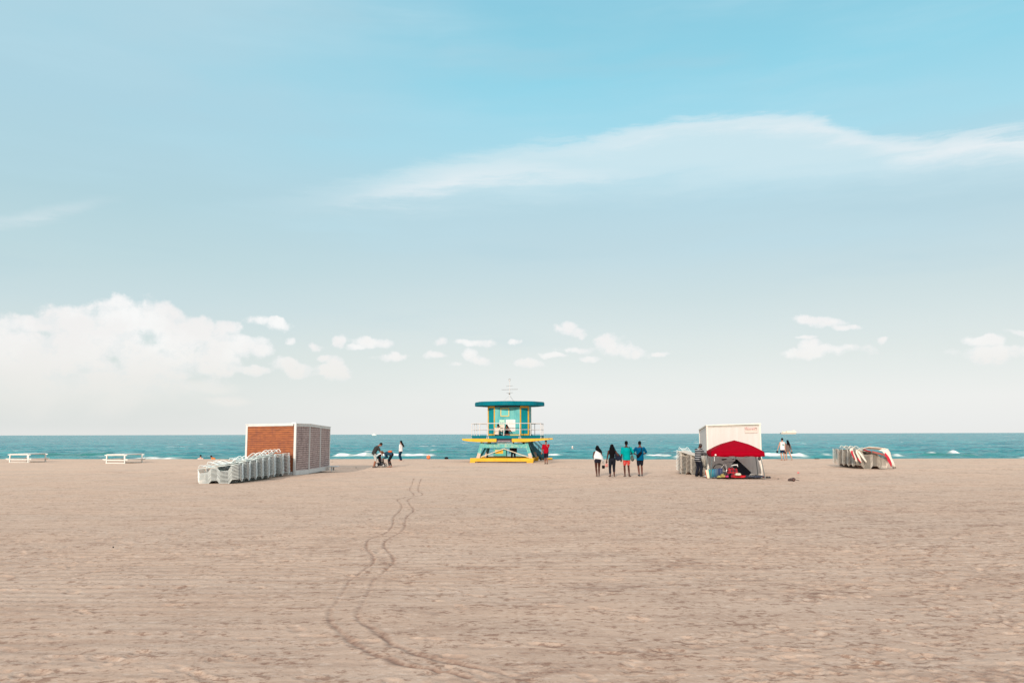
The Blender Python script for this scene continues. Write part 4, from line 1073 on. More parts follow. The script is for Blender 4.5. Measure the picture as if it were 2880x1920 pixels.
# bags and heaps
def heap(name, x0, x1, ytop, ybot, D, depth, m_, label, cat, seed=0, vox=0.016, extra=None):
    r_ = random.Random(seed)
    A = atD(x0, ybot, D); B = atD(x1, ytop, D)
    wv_ = B.x - A.x; hv = B.z - max(A.z, 0.0)
    z0 = max(A.z, 0.0)
    rt_ = empty(name, ((A.x + B.x) / 2, D, z0), 0, label, cat)
    mb = MB()
    for k in range(14):
        fx_ = r_.uniform(-0.36, 0.36); hh = hv * (0.35 + 0.6 * r_.random()) * (1 - 1.1 * fx_ * fx_)
        rx = wv_ * r_.uniform(0.14, 0.24); ry = depth * r_.uniform(0.25, 0.4)
        mb.ball((fx_ * wv_, r_.uniform(-.2, .2) * depth, hh * 0.5), (rx, ry, hh * 0.52), Matrix.Rotation(r_.uniform(-.4, .4), 3, 'Y'))
    mb.box((0, 0, hv * 0.16), (wv_ * 0.8, depth * 0.7, hv * 0.3))
    o = mb.build('body', m_, rt_); blend(o, vox, 3)
    return rt_, wv_, hv
# plaid cloth
m, t, p = newmat('red_and_dark_plaid')
oc = t.add('ShaderNodeTexCoord').outputs['Object']
s_ = t.add('ShaderNodeSeparateXYZ'); t.l.new(oc, s_.inputs[0])
a_ = t.math('GREATER_THAN', t.math('FRACT', t.math('MULTIPLY', s_.outputs[0], 5.2)), 0.55)
b_ = t.math('GREATER_THAN', t.math('FRACT', t.math('MULTIPLY', s_.outputs[2], 6.0)), 0.55)
f_ = t.math('MULTIPLY', t.math('ADD', a_, b_), 0.5)
t.l.new(t.mix(f_, (0.42, 0.008, 0.018, 1), (0.035, 0.012, 0.022, 1)), p.inputs['Base Color']); p.inputs['Roughness'].default_value = 0.85
M_PLAID = m
heap('clothes_heap', 690, 1130, 955, 1290, 42.6, 0.5, M_PLAID, 'heap of red and dark plaid clothes piled in front of the bicycle', 'clothes', 2)
tag(heap('duffel_bag', 960, 1380, 1225, 1322, 42.1, 0.35, mat('bright_red_nylon', (0.50, 0.008, 0.015), 0.5, 0.1), '', 'bag', 4)[0], 'low bright red bag at the foot of the black panel', 'bag')
rr_, wv_, hv = heap('soft_bag', 1025, 1215, 1150, 1255, 41.95, 0.25, mat('cream_canvas', (0.55, 0.48, 0.38), 0.8, 0.15, 9), 'small cream cloth bag lying on the red bag', 'bag', 6, 0.012)
heap('rucksack', 800, 885, 1150, 1320, 42.0, 0.25, M_BLACK, 'small black rucksack standing in front of the plaid clothes', 'bag', 7, 0.012)
heap('beach_bag', 545, 705, 1170, 1318, 42.2, 0.3, mat('mustard_cloth', (0.34, 0.26, 0.08), 0.8, 0.2, 9), 'mustard yellow cloth bag beside the striped windbreak', 'bag', 8, 0.012)
heap('folded_towel', 415, 560, 1240, 1322, 42.0, 0.3, mat('olive_towel', (0.33, 0.30, 0.10), 0.85, 0.2, 9), 'crumpled olive towel in front of the teal windbreak', 'towel', 9, 0.012)
heap('soft_toy_bag', 705, 800, 1215, 1318, 41.95, 0.22, mat('magenta_cloth', (0.42, 0.02, 0.11), 0.8, 0.15, 9), 'small magenta cloth bundle beside the black rucksack', 'bundle', 10, 0.012)
heap('long_bag', 1370, 1930, 1235, 1322, 42.0, 0.4, mat('dark_navy_cloth', (0.02, 0.024, 0.04), 0.8, 0.3, 9, dirt=(0.12, 0.12, 0.15), dirtf=0.6), 'long low dark navy bag at the right end of the blanket', 'bag', 11)
heap('cloth_bundle', 1930, 2030, 1262, 1325, 42.0, 0.2, mat('red_black_cloth', (0.10, 0.02, 0.03), 0.8, 0.5, 30, dirt=(0.5, 0.4, 0.4), dirtf=0.6), 'small dark red bundle beside the long navy bag', 'bundle', 12, 0.012)
heap('shoe_heap', 2050, 2200, 1262, 1345, 41.8, 0.25, mat('black_brown_leather', (0.02, 0.015, 0.015), 0.5, 0.3), 'black shoes lying at the blanket corner right of the canopy', 'shoes', 13, 0.012)
heap('cooler_bag', 630, 1000, 1240, 1322, 42.3, 0.3, mat('dark_red_cloth', (0.22, 0.01, 0.02), 0.8, 0.3, 9), 'flat dark red cloth under the plaid clothes heap', 'cloth', 14, 0.014)
# teal / blue striped windbreak
m, t, p = newmat('teal_to_navy_striped_cloth')
oc = t.add('ShaderNodeTexCoord').outputs['Object']
s_ = t.add('ShaderNodeSeparateXYZ'); t.l.new(oc, s_.inputs[0])
cc_ = t.ramp(t.mapr(s_.outputs[0], 0.0, 0.75, 0, 1, False), [(0.0, (0.0, 0.30, 0.30, 1)), (0.22, (0.0, 0.20, 0.26, 1)), (0.42, (0.004, 0.08, 0.17, 1)), (0.60, (0.05, 0.09, 0.14, 1)), (0.68, (0.01, 0.03, 0.12, 1)), (1, (0.008, 0.012, 0.05, 1))])
st_ = t.math('GREATER_THAN', t.math('FRACT', t.math('MULTIPLY', s_.outputs[0], 11)), 0.75)
cc_ = t.mix(t.math('MULTIPLY', st_, 0.35), cc_, (0.25, 0.22, 0.20, 1))
t.l.new(cc_, p.inputs['Base Color']); p.inputs['Roughness'].default_value = 0.7
A = atD(165, 1300, 42.25); L_ = atD(640, 1300, 42.25).x - A.x
wb = thing('beach_windbreak', (A.x, 42.25, 0.0), 'teal and navy striped cloth windbreak standing under the canopy edge', 'windbreak', R(3))
mb = MB(); n = 24; vs = []; fs = []
for i in range(n + 1):
    u = i / n; x = u * L_; y = 0.05 * math.sin(u * 9) + 0.10 * (1 - u) * 0
    zt_ = 0.44 + 0.07 * u; zb = 0.05 + 0.03 * u
    xo = 0.05 * (1 - u) ** 2
    vs += [(x + xo, y, zb), (x - 0.01, y + 0.02, (zb + zt_) / 2), (x, y + 0.01, zt_)]
for i in range(n):
    for j in range(2): fs.append((i * 3 + j, (i + 1) * 3 + j, (i + 1) * 3 + j + 1, i * 3 + j + 1))
o = mb.add(vs, fs).build('cloth', m, wb, smooth=True); so = o.modifiers.new('c', 'SOLIDIFY'); so.thickness = 0.02
for u in (0.01, 0.5, 1.0): MB().tube([(u * L_, 0.05, 0.0), (u * L_, 0.05, 0.50 + 0.07 * u)], 0.012, 6).build('pole', M_DARK, wb)
# cream and orange bodyboard
m, t, p = newmat('cream_board_with_orange_stripe')
oc = t.add('ShaderNodeTexCoord').outputs['Object']
s_ = t.add('ShaderNodeSeparateXYZ'); t.l.new(oc, s_.inputs[0])
f_ = t.math('ADD', s_.outputs[0], t.math('MULTIPLY', s_.outputs[2], 0.18))
k_ = t.math('LESS_THAN', t.math('ABSOLUTE', t.math('SUBTRACT', f_, 0.075)), 0.022)
t.l.new(t.mix(k_, (0.66, 0.56, 0.42, 1), (0.55, 0.10, 0.05, 1)), p.inputs['Base Color']); p.inputs['Roughness'].default_value = 0.5
A = atD(48, 1330, 42.1)
pr = [(0.0, 0.42), (0.10, 0.42), (0.17, 0.42), (0.20, 0.20), (0.215, 0.0), (0.09, 0.0), (0.03, 0.2)]
bb_ = MB().prism(pr[::-1], 0.06, Matrix.Rotation(R(-6), 4, 'X')).build('bodyboard', m, None, bevel=0.015)
bb_.location = (A.x, 42.1, 0.01)
tag(bb_, 'cream bodyboard with an orange stripe standing at the left end of the windbreak', 'bodyboard')

# small things on the open sand
def small(name, px, py, w_, h_, m_, label, cat, seed, vox=0.012):
    g = ground(px, py); r_ = random.Random(seed)
    rt_ = empty(name, g, 0, label, cat); mb = MB()
    for k in range(7):
        fx_ = r_.uniform(-0.33, 0.33)
        mb.ball((fx_ * w_, r_.uniform(-.15, .15) * w_, h_ * 0.35 * (1 - fx_ * fx_ * 3)), (w_ * r_.uniform(0.15, 0.26), w_ * 0.2, h_ * r_.uniform(0.35, 0.62) * (1 - 2 * fx_ * fx_)), Matrix.Rotation(r_.uniform(-.4, .4), 3, 'Y'))
    blend(mb.build('body', m_, rt_), vox, 2); return rt_
s1 = small('backpack', 2228, 1351, 0.38, 0.17, mat('brown_black_leather', (0.055, 0.028, 0.025), 0.6, 0.5, 14, dirt=(0.22, 0.09, 0.07), dirtf=0.58), 'dark brown bag lying alone on the sand right of the canopy', 'bag', 1)
MB().tube([(0.15, 0, 0.05), (0.25, -0.02, 0.02), (0.34, 0, 0.01)], 0.012, 6).build('strap', M_BLACK, s1)
small('pink_toy', 2245, 1330, 0.16, 0.09, mat('pink_plastic', (0.62, 0.16, 0.15), 0.4), 'small pink beach toy on the sand behind the brown bag', 'toy', 2, 0.008)
small('seaweed_clump', 2189, 1346, 0.09, 0.03, M_DARK, 'tiny dark clump of seaweed between the canopy and the brown bag', 'seaweed', 3, 0.006)
small('seaweed_clump', 1001, 1315, 0.12, 0.04, M_DARK, 'dark seaweed clump on the sand left of the pushchair family', 'seaweed', 4, 0.008)
small('driftwood', 933, 1299, 0.24, 0.06, mat('dark_driftwood', (0.04, 0.03, 0.03)), 'short dark driftwood on the sand right of the slatted container', 'driftwood', 5, 0.01)
small('towel_bundle', 1255, 1290, 0.46, 0.22, M_BLACK, 'dark bundle at the sand edge left of the lifeguard tower', 'bundle', 6)
small('towel_bundle', 2297, 1290, 0.44, 0.08, M_BLACK, 'flat dark bundle at the sand edge left of the towel covered loungers', 'bundle', 7)
small('driftwood', 319, 1353 + 186, 0.05, 0.03, M_DARK, 'tiny dark stick on the bare sand in the left foreground', 'driftwood', 8, 0.005)
gb = ground(1205, 1291)
bl2 = empty('beach_ball', gb, 0, 'orange beach ball at the sand edge left of the tower', 'ball')
MB().ball((0, 0, 0.19), 0.185, nu=20, nv=14).build('ball_skin', mat('orange_plastic', (0.72, 0.17, 0.05), 0.4, 0.12, 8), bl2, smooth=True)
MB().ball((0, 0, 0.373), (0.02, 0.02, 0.006)).build('valve', M_WHITE, bl2)

# ================================================================== picnic tables
def picnic(loc, rz, label):
    T_ = empty('picnic_table', loc, rz, label, 'picnic table', 'white picnic tables near the shore')
    L = 2.35; m_ = M_WHITE
    tp = MB()
    for k in range(7): tp.box((0, (k - 3) * 0.225, 0.725), (L, 0.215, 0.045))
    tp.build('table_top', m_, T_)
    for sy in (-1, 1):
        bn = MB()
        for k in range(2): bn.box((0, sy * (0.90 + k * 0.15), 0.345), (L, 0.14, 0.05))
        bn.build('bench', m_, T_)
    for sx in (-1, 1):
        x = sx * L * 0.46
        fr = MB(); fr.box((x, 0, 0.668), (0.07, 1.98, 0.065)); fr.box((x, 0, 0.285), (0.07, 2.14, 0.065)); fr.box((x, 0, 0.035), (0.09, 1.72, 0.07))
        for sy in (-1, 1): fr.box((x, sy * 0.80, 0.35), (0.085, 0.085, 0.56))
        fr.build('end_frame', m_, T_)
    return T_
g1 = ground(78, 1300); g2 = ground(350, 1302)
picnic(g1, R(85), 'white picnic table nearest the left edge of the photo')
picnic(g2, R(79), 'white picnic table between the left edge and the stacked loungers')

# ================================================================== sun loungers
def lounger_meshes(M_FR, M_ST, pref):
    """local x runs along the lounger, 0..2.0, width along y 0..0.64; z=0 at the feet"""
    W = 0.79
    prof = [(0.0, 0.20), (0.03, 0.10), (0.09, 0.0), (0.47, 0.0), (0.64, 0.175), (0.94, 0.185), (1.08, 0.0), (1.48, 0.0), (1.66, 0.225), (1.97, 0.262)]
    fr = MB()
    end = [(1.99, 0.02, 0.262)] + [(2.0, W * q / 12, 0.262 - 0.14 * (0.5 - 0.5 * math.cos(2 * math.pi * q / 12)) ** 2.2) for q in range(1, 12)] + [(1.99, W - 0.02, 0.262)]
    fr.tube([(x, 0.0, z) for x, z in prof] + end + [(x, W, z) for x, z in prof[::-1]], 0.0130, 6, closed=True)
    st = MB()
    def pz(x):
        for (xa, za), (xb, zb) in zip(prof[:-1], prof[1:]):
            if xa <= x <= xb: return za + (zb - za) * (x - xa) / (xb - xa), math.atan2(zb - za, xb - xa)
        return 0.26, 0
    for k in range(22):
        x = 0.10 + k * 0.084; z, a_ = pz(x)
        st.box((x, W / 2, z - 0.004), (0.074, W - 0.03, 0.005), Matrix.Rotation(-a_, 3, 'Y'))
    f = fr.build('frame', M_FR); s = st.build('straps', M_ST)
    return f.data, s.data, (f, s)
def lounger_seat(M_ST):
    s = MB(); W = 0.79
    for k in range(24): s.box((0.06 + k * 0.079, W / 2, 0.235 + 0.0012 * k), (0.074, W - 0.01, 0.006))
    for y in (0.0, W): s.tube([(0.0, y, 0.225), (1.98, y, 0.262)], 0.015, 6)
    return s
def lounger_back(M_FR, M_ST):
    W = 0.74
    b = MB(); b.tube([(0, 0, 0), (0.40, 0, 0.24), (0.52, 0, 0.26), (0.62, 0.05, 0.10), (0.62, W - 0.05, 0.10), (0.52, W, 0.26), (0.40, W, 0.24), (0, W, 0)], 0.017, 6)
    s = MB()
    for k in range(4): s.box((0.10 + k * 0.12, W / 2, 0.045 + k * 0.045), (0.06, W - 0.02, 0.006), Matrix.Rotation(R(-21), 3, 'Y'))
    return b, s
M_FRC = mat('white_lounger_tube_cool', (0.76, 0.79, 0.77), 0.4, 0.07, 5)
M_FRW = mat('cream_lounger_tube', (0.66, 0.60, 0.52), 0.4, 0.07, 5, dirt=(0.5, 0.4, 0.32), dirtf=0.64)
M_STC = mat('pale_vinyl_straps', (0.58, 0.65, 0.63), 0.5, 0.07, 5)
M_STW = mat('cream_vinyl_straps', (0.62, 0.55, 0.47), 0.5, 0.07, 5)
M_STD = mat('shaded_grey_straps', (0.20, 0.225, 0.225), 0.6, 0.1, 5); M_STE = mat('shaded_tan_straps', (0.24, 0.16, 0.13), 0.6, 0.1, 5)  # darkened strap copies paint the shade in the gaps of the stacks
fC, sC, tmpC = lounger_meshes(M_FRC, M_STD, 'c'); fW, sW, tmpW = lounger_meshes(M_FRW, M_STE, 'w')
for o in tmpC + tmpW: bpy.data.objects.remove(o)
sCt = sC.copy(); sCt.materials.clear(); sCt.materials.append(M_STC); sWt = sW.copy(); sWt.materials.clear(); sWt.materials.append(M_STW)
oS = lounger_seat(M_STC).build('seat', M_STC); seC = oS.data; seW = seC.copy(); seW.materials.clear(); seW.materials.append(M_STW)
bpy.data.objects.remove(oS)
bC, bsC = lounger_back(M_FRC, M_STC)
oC, o2C = bC.build('backrest', M_FRC), bsC.build('straps', M_STC)
mbC, msC = oC.data, o2C.data
bpy.data.objects.remove(oC); bpy.data.objects.remove(o2C)
mbW = mbC.copy(); mbW.materials.clear(); mbW.materials.append(M_FRW)
msW = msC.copy(); msW.materials.clear(); msW.materials.append(M_STW)
ORD = ['bottom', 'second from the bottom', 'third from the bottom', 'fourth from the bottom', 'fifth from the bottom', 'sixth from the bottom', 'seventh from the bottom',
       'eighth from the bottom', 'ninth from the bottom', 'tenth from the bottom', 'eleventh from the bottom', 'twelfth from the bottom', 'thirteenth from the bottom', 'fourteenth from the bottom']
NTH = ['nearest', 'second nearest', 'third nearest', 'fourth nearest', 'fifth nearest', 'sixth nearest', 'seventh nearest', 'farthest']
def head_loop(e, warm, h):
    b = bpy.data.objects.new('headrest', mbW if warm else mbC); COL.objects.link(b); b.parent = e
    b.rotation_euler = (0, 0, math.pi); b.location = (0.60, 0.765, 0.24); b.scale = (0.98, 1, h)
    s2 = bpy.data.objects.new('straps', msW if warm else msC); COL.objects.link(s2); s2.parent = b
def stack(loc, rz, flip, n, pitch, warm, where, group, tilt=0.35, back=True, z0=0.0, jitter=0.01, first_tilt=0.0, sc=1.0, sx=1.0, heads=0):
    r_ = random.Random(int(loc[0] * 100 + loc[1] * 7))
    mz = -1 if flip else 1
    for i in range(n):
        e = bpy.data.objects.new('sun_lounger', None); COL.objects.link(e)
        e.location = (loc[0] + r_.uniform(-jitter, jitter), loc[1] + r_.uniform(-jitter, jitter), z0 + i * pitch)
        e.rotation_euler = (0, -R(first_tilt + tilt * i) * 1.0, rz + (math.pi if flip else 0) + R(r_.uniform(-0.5, 0.5)))
        e.scale = (sc * sx, sc, sc)
        top = i == n - 1
        e['label'] = ('topmost' if top else ORD[i]) + (' lounger ' if True else '') + 'of the ' + where
        e['category'] = 'sun lounger'; e['group'] = group
        f = bpy.data.objects.new('frame', fW if warm else fC); COL.objects.link(f); f.parent = e
        s = bpy.data.objects.new('straps', (sWt if i >= n - 1 else sW) if warm else (sCt if i >= n - 1 else sC)); COL.objects.link(s); s.parent = e
        if top:
            q = bpy.data.objects.new('seat', seW if warm else seC); COL.objects.link(q); q.parent = e
        if top and heads: head_loop(e, warm, heads)
        if top and back:
            b = bpy.data.objects.new('backrest', mbW if warm else mbC); COL.objects.link(b); b.parent = e
            b.location = (1.22, 0.02, 0.27)
            s2 = bpy.data.objects.new('straps', msW if warm else msC); COL.objects.link(s2); s2.parent = b
# left pile: eight stacks in a row running back along the container, tips lined up at x=-12.4
gL = 'white sun loungers stacked in front of the slatted container'
spots = [38.15, 39.05, 39.9, 40.75, 41.6, 42.45, 43.75, 44.75]
for k, y_ in enumerate(spots):
    xr = -12.50 + 0.055 * k - 1.86
    stack((xr, y_, 0), R(0.8 if k == 0 else 0), False, (11, 12, 12, 13, 13, 14, 14, 14)[k], (0.047, 0.050, 0.052, 0.053, 0.055, 0.057, 0.057, 0.057)[k], False, NTH[k] + ' stack beside the slatted container', gL, tilt=0.58, z0=0.0, back=(k in (1, 3, 4, 5, 6)), sx=0.93, heads=(0.55, 0.75, 0.8, 0, 0.7, 0, 0, 0)[k])
# far right pile with towels over it: tips on the left
gR = 'cream sun loungers stacked at the right by the water'
for k, y_ in enumerate([53.3, 54.2, 55.1, 56.0, 56.9]):
    stack((22.02 + 2.0 * 0.98 + 0.04 * k, y_ + 0.78, 0), R(0), True, 13, 0.056, True, NTH[k if k < 4 else 7] + ' stack under the striped towels', gR, tilt=0.60, back=(k in (1, 2, 3)), sc=1.0)
# small pile behind the man in the striped sweater
gM = 'cream sun loungers stacked beside the off-white box'
stack((10.72, 46.35, 0), R(122), False, 14, 0.062, True, 'stack behind the man in the striped sweater', gM, tilt=0.75, back=False, sc=0.8)
stack((10.88, 47.45, 0), R(122), False, 14, 0.062, False, 'stack squeezed against the off-white box', gM, tilt=0.75, back=True, sc=0.8)

# striped beach towels over the right pile: ribbons with thickness, cream above and red below
M_TOW = mat('cream_towel_cloth', (0.72, 0.66, 0.58), 0.85, 0.08, 6)
M_TRED = mat('crimson_cloth', (0.50, 0.012, 0.035), 0.85, 0.08, 6)
def zr(x, y): return 2280 + x * 0.12755, 1220 + y * 0.12755
def ribbon(pts, w_, m_, name, parent=None, th=0.02, along=(0, 1, 0)):
    """pts: world centre line; width vector 'along'"""
    mb = MB(); vs = []; fs = []; n = len(pts)
    al = Vector(along).normalized()
    wl = w_ if isinstance(w_, (list, tuple)) else [w_] * n
    for p_, ww in zip(pts, wl):
        for s in (-0.5, -0.17, 0.17, 0.5): vs.append(Vector(p_) + al * (s * ww) + Vector((0, 0, 0.012 * math.sin(s * 9))))
    for i in range(n - 1):
        for j in range(3): fs.append((i * 4 + j, (i + 1) * 4 + j, (i + 1) * 4 + j + 1, i * 4 + j + 1))
    o = mb.add(vs, fs).build(name, m_, parent, smooth=True)
    so = o.modifiers.new('cloth', 'SOLIDIFY'); so.thickness = th
    return o
def wp(L, D): return [atd(*zr(x, y), D) for x, y in L]
def towel(label, L1, L2, D, w1, w2, al1=(1, 0.3, 0.35), al2=(1, 0.3, 0.35)):
    A = wp(L1, D)
    e = empty('beach_towel', A[0], 0, label, 'towel', 'red and cream towels thrown over the right lounger pile')
    ribbon([v - A[0] for v in A], w1, M_TOW, 'cream_side', e, along=al1)
    ribbon([v - A[0] for v in wp(L2, D - 0.05)], w2, M_TRED, 'red_side', e, along=al2)
towel('cream and red towel hanging farthest left down the lounger pile', [(930, 300), (900, 330), (910, 390), (960, 480), (1000, 560), (1020, 615)], [(905, 370), (915, 420), (950, 500), (985, 560)], 53.05, [0.25, 0.3, 0.25, 0.2, 0.16, 0.12], [0.16, 0.14, 0.10, 0.04])
towel('cream towel with thin red edge hanging in the middle of the lounger pile', [(1120, 310), (1040, 350), (1030, 400), (1060, 480), (1090, 560), (1120, 625)], [(1040, 530), (1070, 580), (1110, 625)], 53.0, [0.3, 0.3, 0.25, 0.2, 0.15, 0.12], [0.10, 0.08, 0.05])
towel('long cream towel lying across the top of the right lounger pile', [(1070, 385), (1130, 330), (1250, 300), (1400, 310), (1560, 325), (1640, 345)], [(1170, 345), (1240, 370), (1310, 380), (1330, 395)], 53.3, [0.2, 0.5, 0.6, 0.6, 0.55, 0.5], [0.3, 0.3, 0.2, 0.05], (0.1, 1, -0.22), (0, 1, -0.12))
towel('cream and crimson towel trailing to the sand at the pile right end', [(1560, 330), (1640, 350), (1700, 430), (1740, 530), (1800, 620), (1860, 720)], [(1640, 420), (1690, 500), (1730, 580), (1765, 650), (1780, 715)], 53.1, [0.5, 0.5, 0.45, 0.35, 0.25, 0.15], [0.12, 0.2, 0.24, 0.18, 0.08])
# extra cream and red lobes so that the cloth reads as bunched
tw = empty('beach_towel', wp([(1060, 390)], 52.9)[0], 0, 'narrow cream towel hanging diagonally to the grey bundle on the pile', 'towel', 'red and cream towels thrown over the right lounger pile')
A0 = wp([(1060, 390)], 52.9)[0]
ribbon([v - A0 for v in wp([(1060, 380), (1100, 430), (1150, 500), (1200, 570), (1235, 620)], 52.9)], [0.12, 0.14, 0.14, 0.12, 0.08], M_TOW, 'cream_side', tw, th=0.06, along=(1, 0.3, 0.3))
ribbon([v - A0 for v in wp([(1360, 380), (1480, 410), (1600, 440), (1680, 520)], 53.0)], [0.2, 0.25, 0.3, 0.2], mat('rusty_red_cloth', (0.36, 0.09, 0.07), 0.85, 0.1), 'red_side', tw, th=0.05, along=(0, 1, 0.5))
gg = ground(*zr(1860, 750))
s3 = small('grey_cloth_bundle', zr(1850, 750)[0], zr(1850, 750)[1], 0.26, 0.20, mat('grey_brown_cloth', (0.20, 0.17, 0.15), 0.8, 0.3, 9), 'small grey cloth bundle on the sand at the towel end', 'bundle', 21)

# ================================================================== ships on the horizon
Mship = mat('cream_ship_paint', (0.86, 0.74, 0.58), 0.5, 0.05); Mhull = mat('ship_hull_paint', (0.55, 0.42, 0.34), 0.5, 0.1)  # plain cream paint for the ship's upper parts
ds = 3800; c_ = atd(2218, 1217, ds); 
sh = empty('cargo_ship', (c_.x, ds, SEA), 0, 'pale cargo ship on the horizon above the walking couple', 'ship')
Ls = 45 / F * ds
MB().prism([(-Ls / 2, 6), (-Ls / 2 + 4, 0), (Ls / 2 - 5, 0), (Ls / 2, 6.5)], 12).build('hull', Mhull, sh)
MB().box((Ls * 0.18, 6, 10), (Ls * 0.60, 9, 7)).build('container_stack', Mship, sh)
MB().box((-Ls * 0.25, 6, 9), (Ls * 0.16, 9, 5)).build('deckhouse', Mship, sh)
MB().box((Ls * 0.33, 6, 15.5), (Ls * 0.12, 7, 4)).build('bridge', Mship, sh)
MB().tube([(-Ls * 0.36, 6, 6), (-Ls * 0.36, 6, 16)], 0.7, 6).build('mast', Mship, sh)
ds = 3000; c_ = atd(1052, 1221, ds)
sh = empty('motor_yacht', (c_.x, ds, SEA), 0, 'small white yacht on the horizon above the bending woman', 'boat')
MB().prism([(-9, 3.2), (-7, 0), (7, 0), (9, 3)], 5).build('hull', M_WHITE, sh)
MB().prism([(-5, 3.2), (5, 3.2), (3, 6.6), (-3, 6.6)], 4).build('cabin', M_WHITE, sh)

gb = ground(1610, 1262, SEA)
by = empty('buoy', gb, 0, 'small white and orange buoy floating between the tower and the four walkers', 'buoy')
MB().loft([((0, 0, -0.1), (0.20, 0, 0), (0, 0.20, 0)), ((0, 0, 0.5), (0.19, 0, 0), (0, 0.19, 0)), ((0, 0, 0.72), (0.05, 0, 0), (0, 0.05, 0))], 14).build('float', M_WHITE, by, smooth=True)
MB().loft([((0, 0, 0.28), (0.196, 0, 0), (0, 0.196, 0)), ((0, 0, 0.40), (0.196, 0, 0), (0, 0.196, 0))], 14).build('band', mat('orange_band', (0.6, 0.12, 0.03)), by)
# ================================================================== people
def ik(a, b, l1, l2, pole):
    a = Vector(a); b = Vector(b); d = b - a; L = min(d.length, (l1 + l2) * 0.999)
    d = d.normalized(); b = a + d * L
    x = (l1 * l1 - l2 * l2 + L * L) / (2 * L); h = math.sqrt(max(l1 * l1 - x * x, 0))
    p = Vector(pole); p = (p - d * p.dot(d))
    if p.length < 1e-5: p = Vector((0, 1, 0))
    p.normalize()
    return a + d * x + p * h, b
def flower_mat():
    m, t, p = newmat('red_floral_cloth')
    oc = t.add('ShaderNodeTexCoord').outputs['Object']
    n = t.noise(oc, 14, 3, 0.6)
    t.l.new(t.mix(t.mapr(n, 0.52, 0.6), (0.50, 0.022, 0.022, 1), (0.62, 0.27, 0.21, 1)), p.inputs['Base Color']); p.inputs['Roughness'].default_value = 0.8
    return m
def stripe_mat():
    m, t, p = newmat('black_sweater_with_white_stripes')
    oc = t.add('ShaderNodeTexCoord').outputs['Object']
    s_ = t.add('ShaderNodeSeparateXYZ'); t.l.new(oc, s_.inputs[0])
    k = t.math('GREATER_THAN', t.math('FRACT', t.math('MULTIPLY', s_.outputs[2], 8.6)), 0.70)
    t.l.new(t.mix(k, (0.010, 0.011, 0.016, 1), (0.36, 0.36, 0.38, 1)), p.inputs['Base Color']); p.inputs['Roughness'].default_value = 0.85
    return m
def cloth(name, col, **k): return mat(name, col, 0.9, 0.12, 7, spec=0.05, bump=0.25, bscale=18, **k)

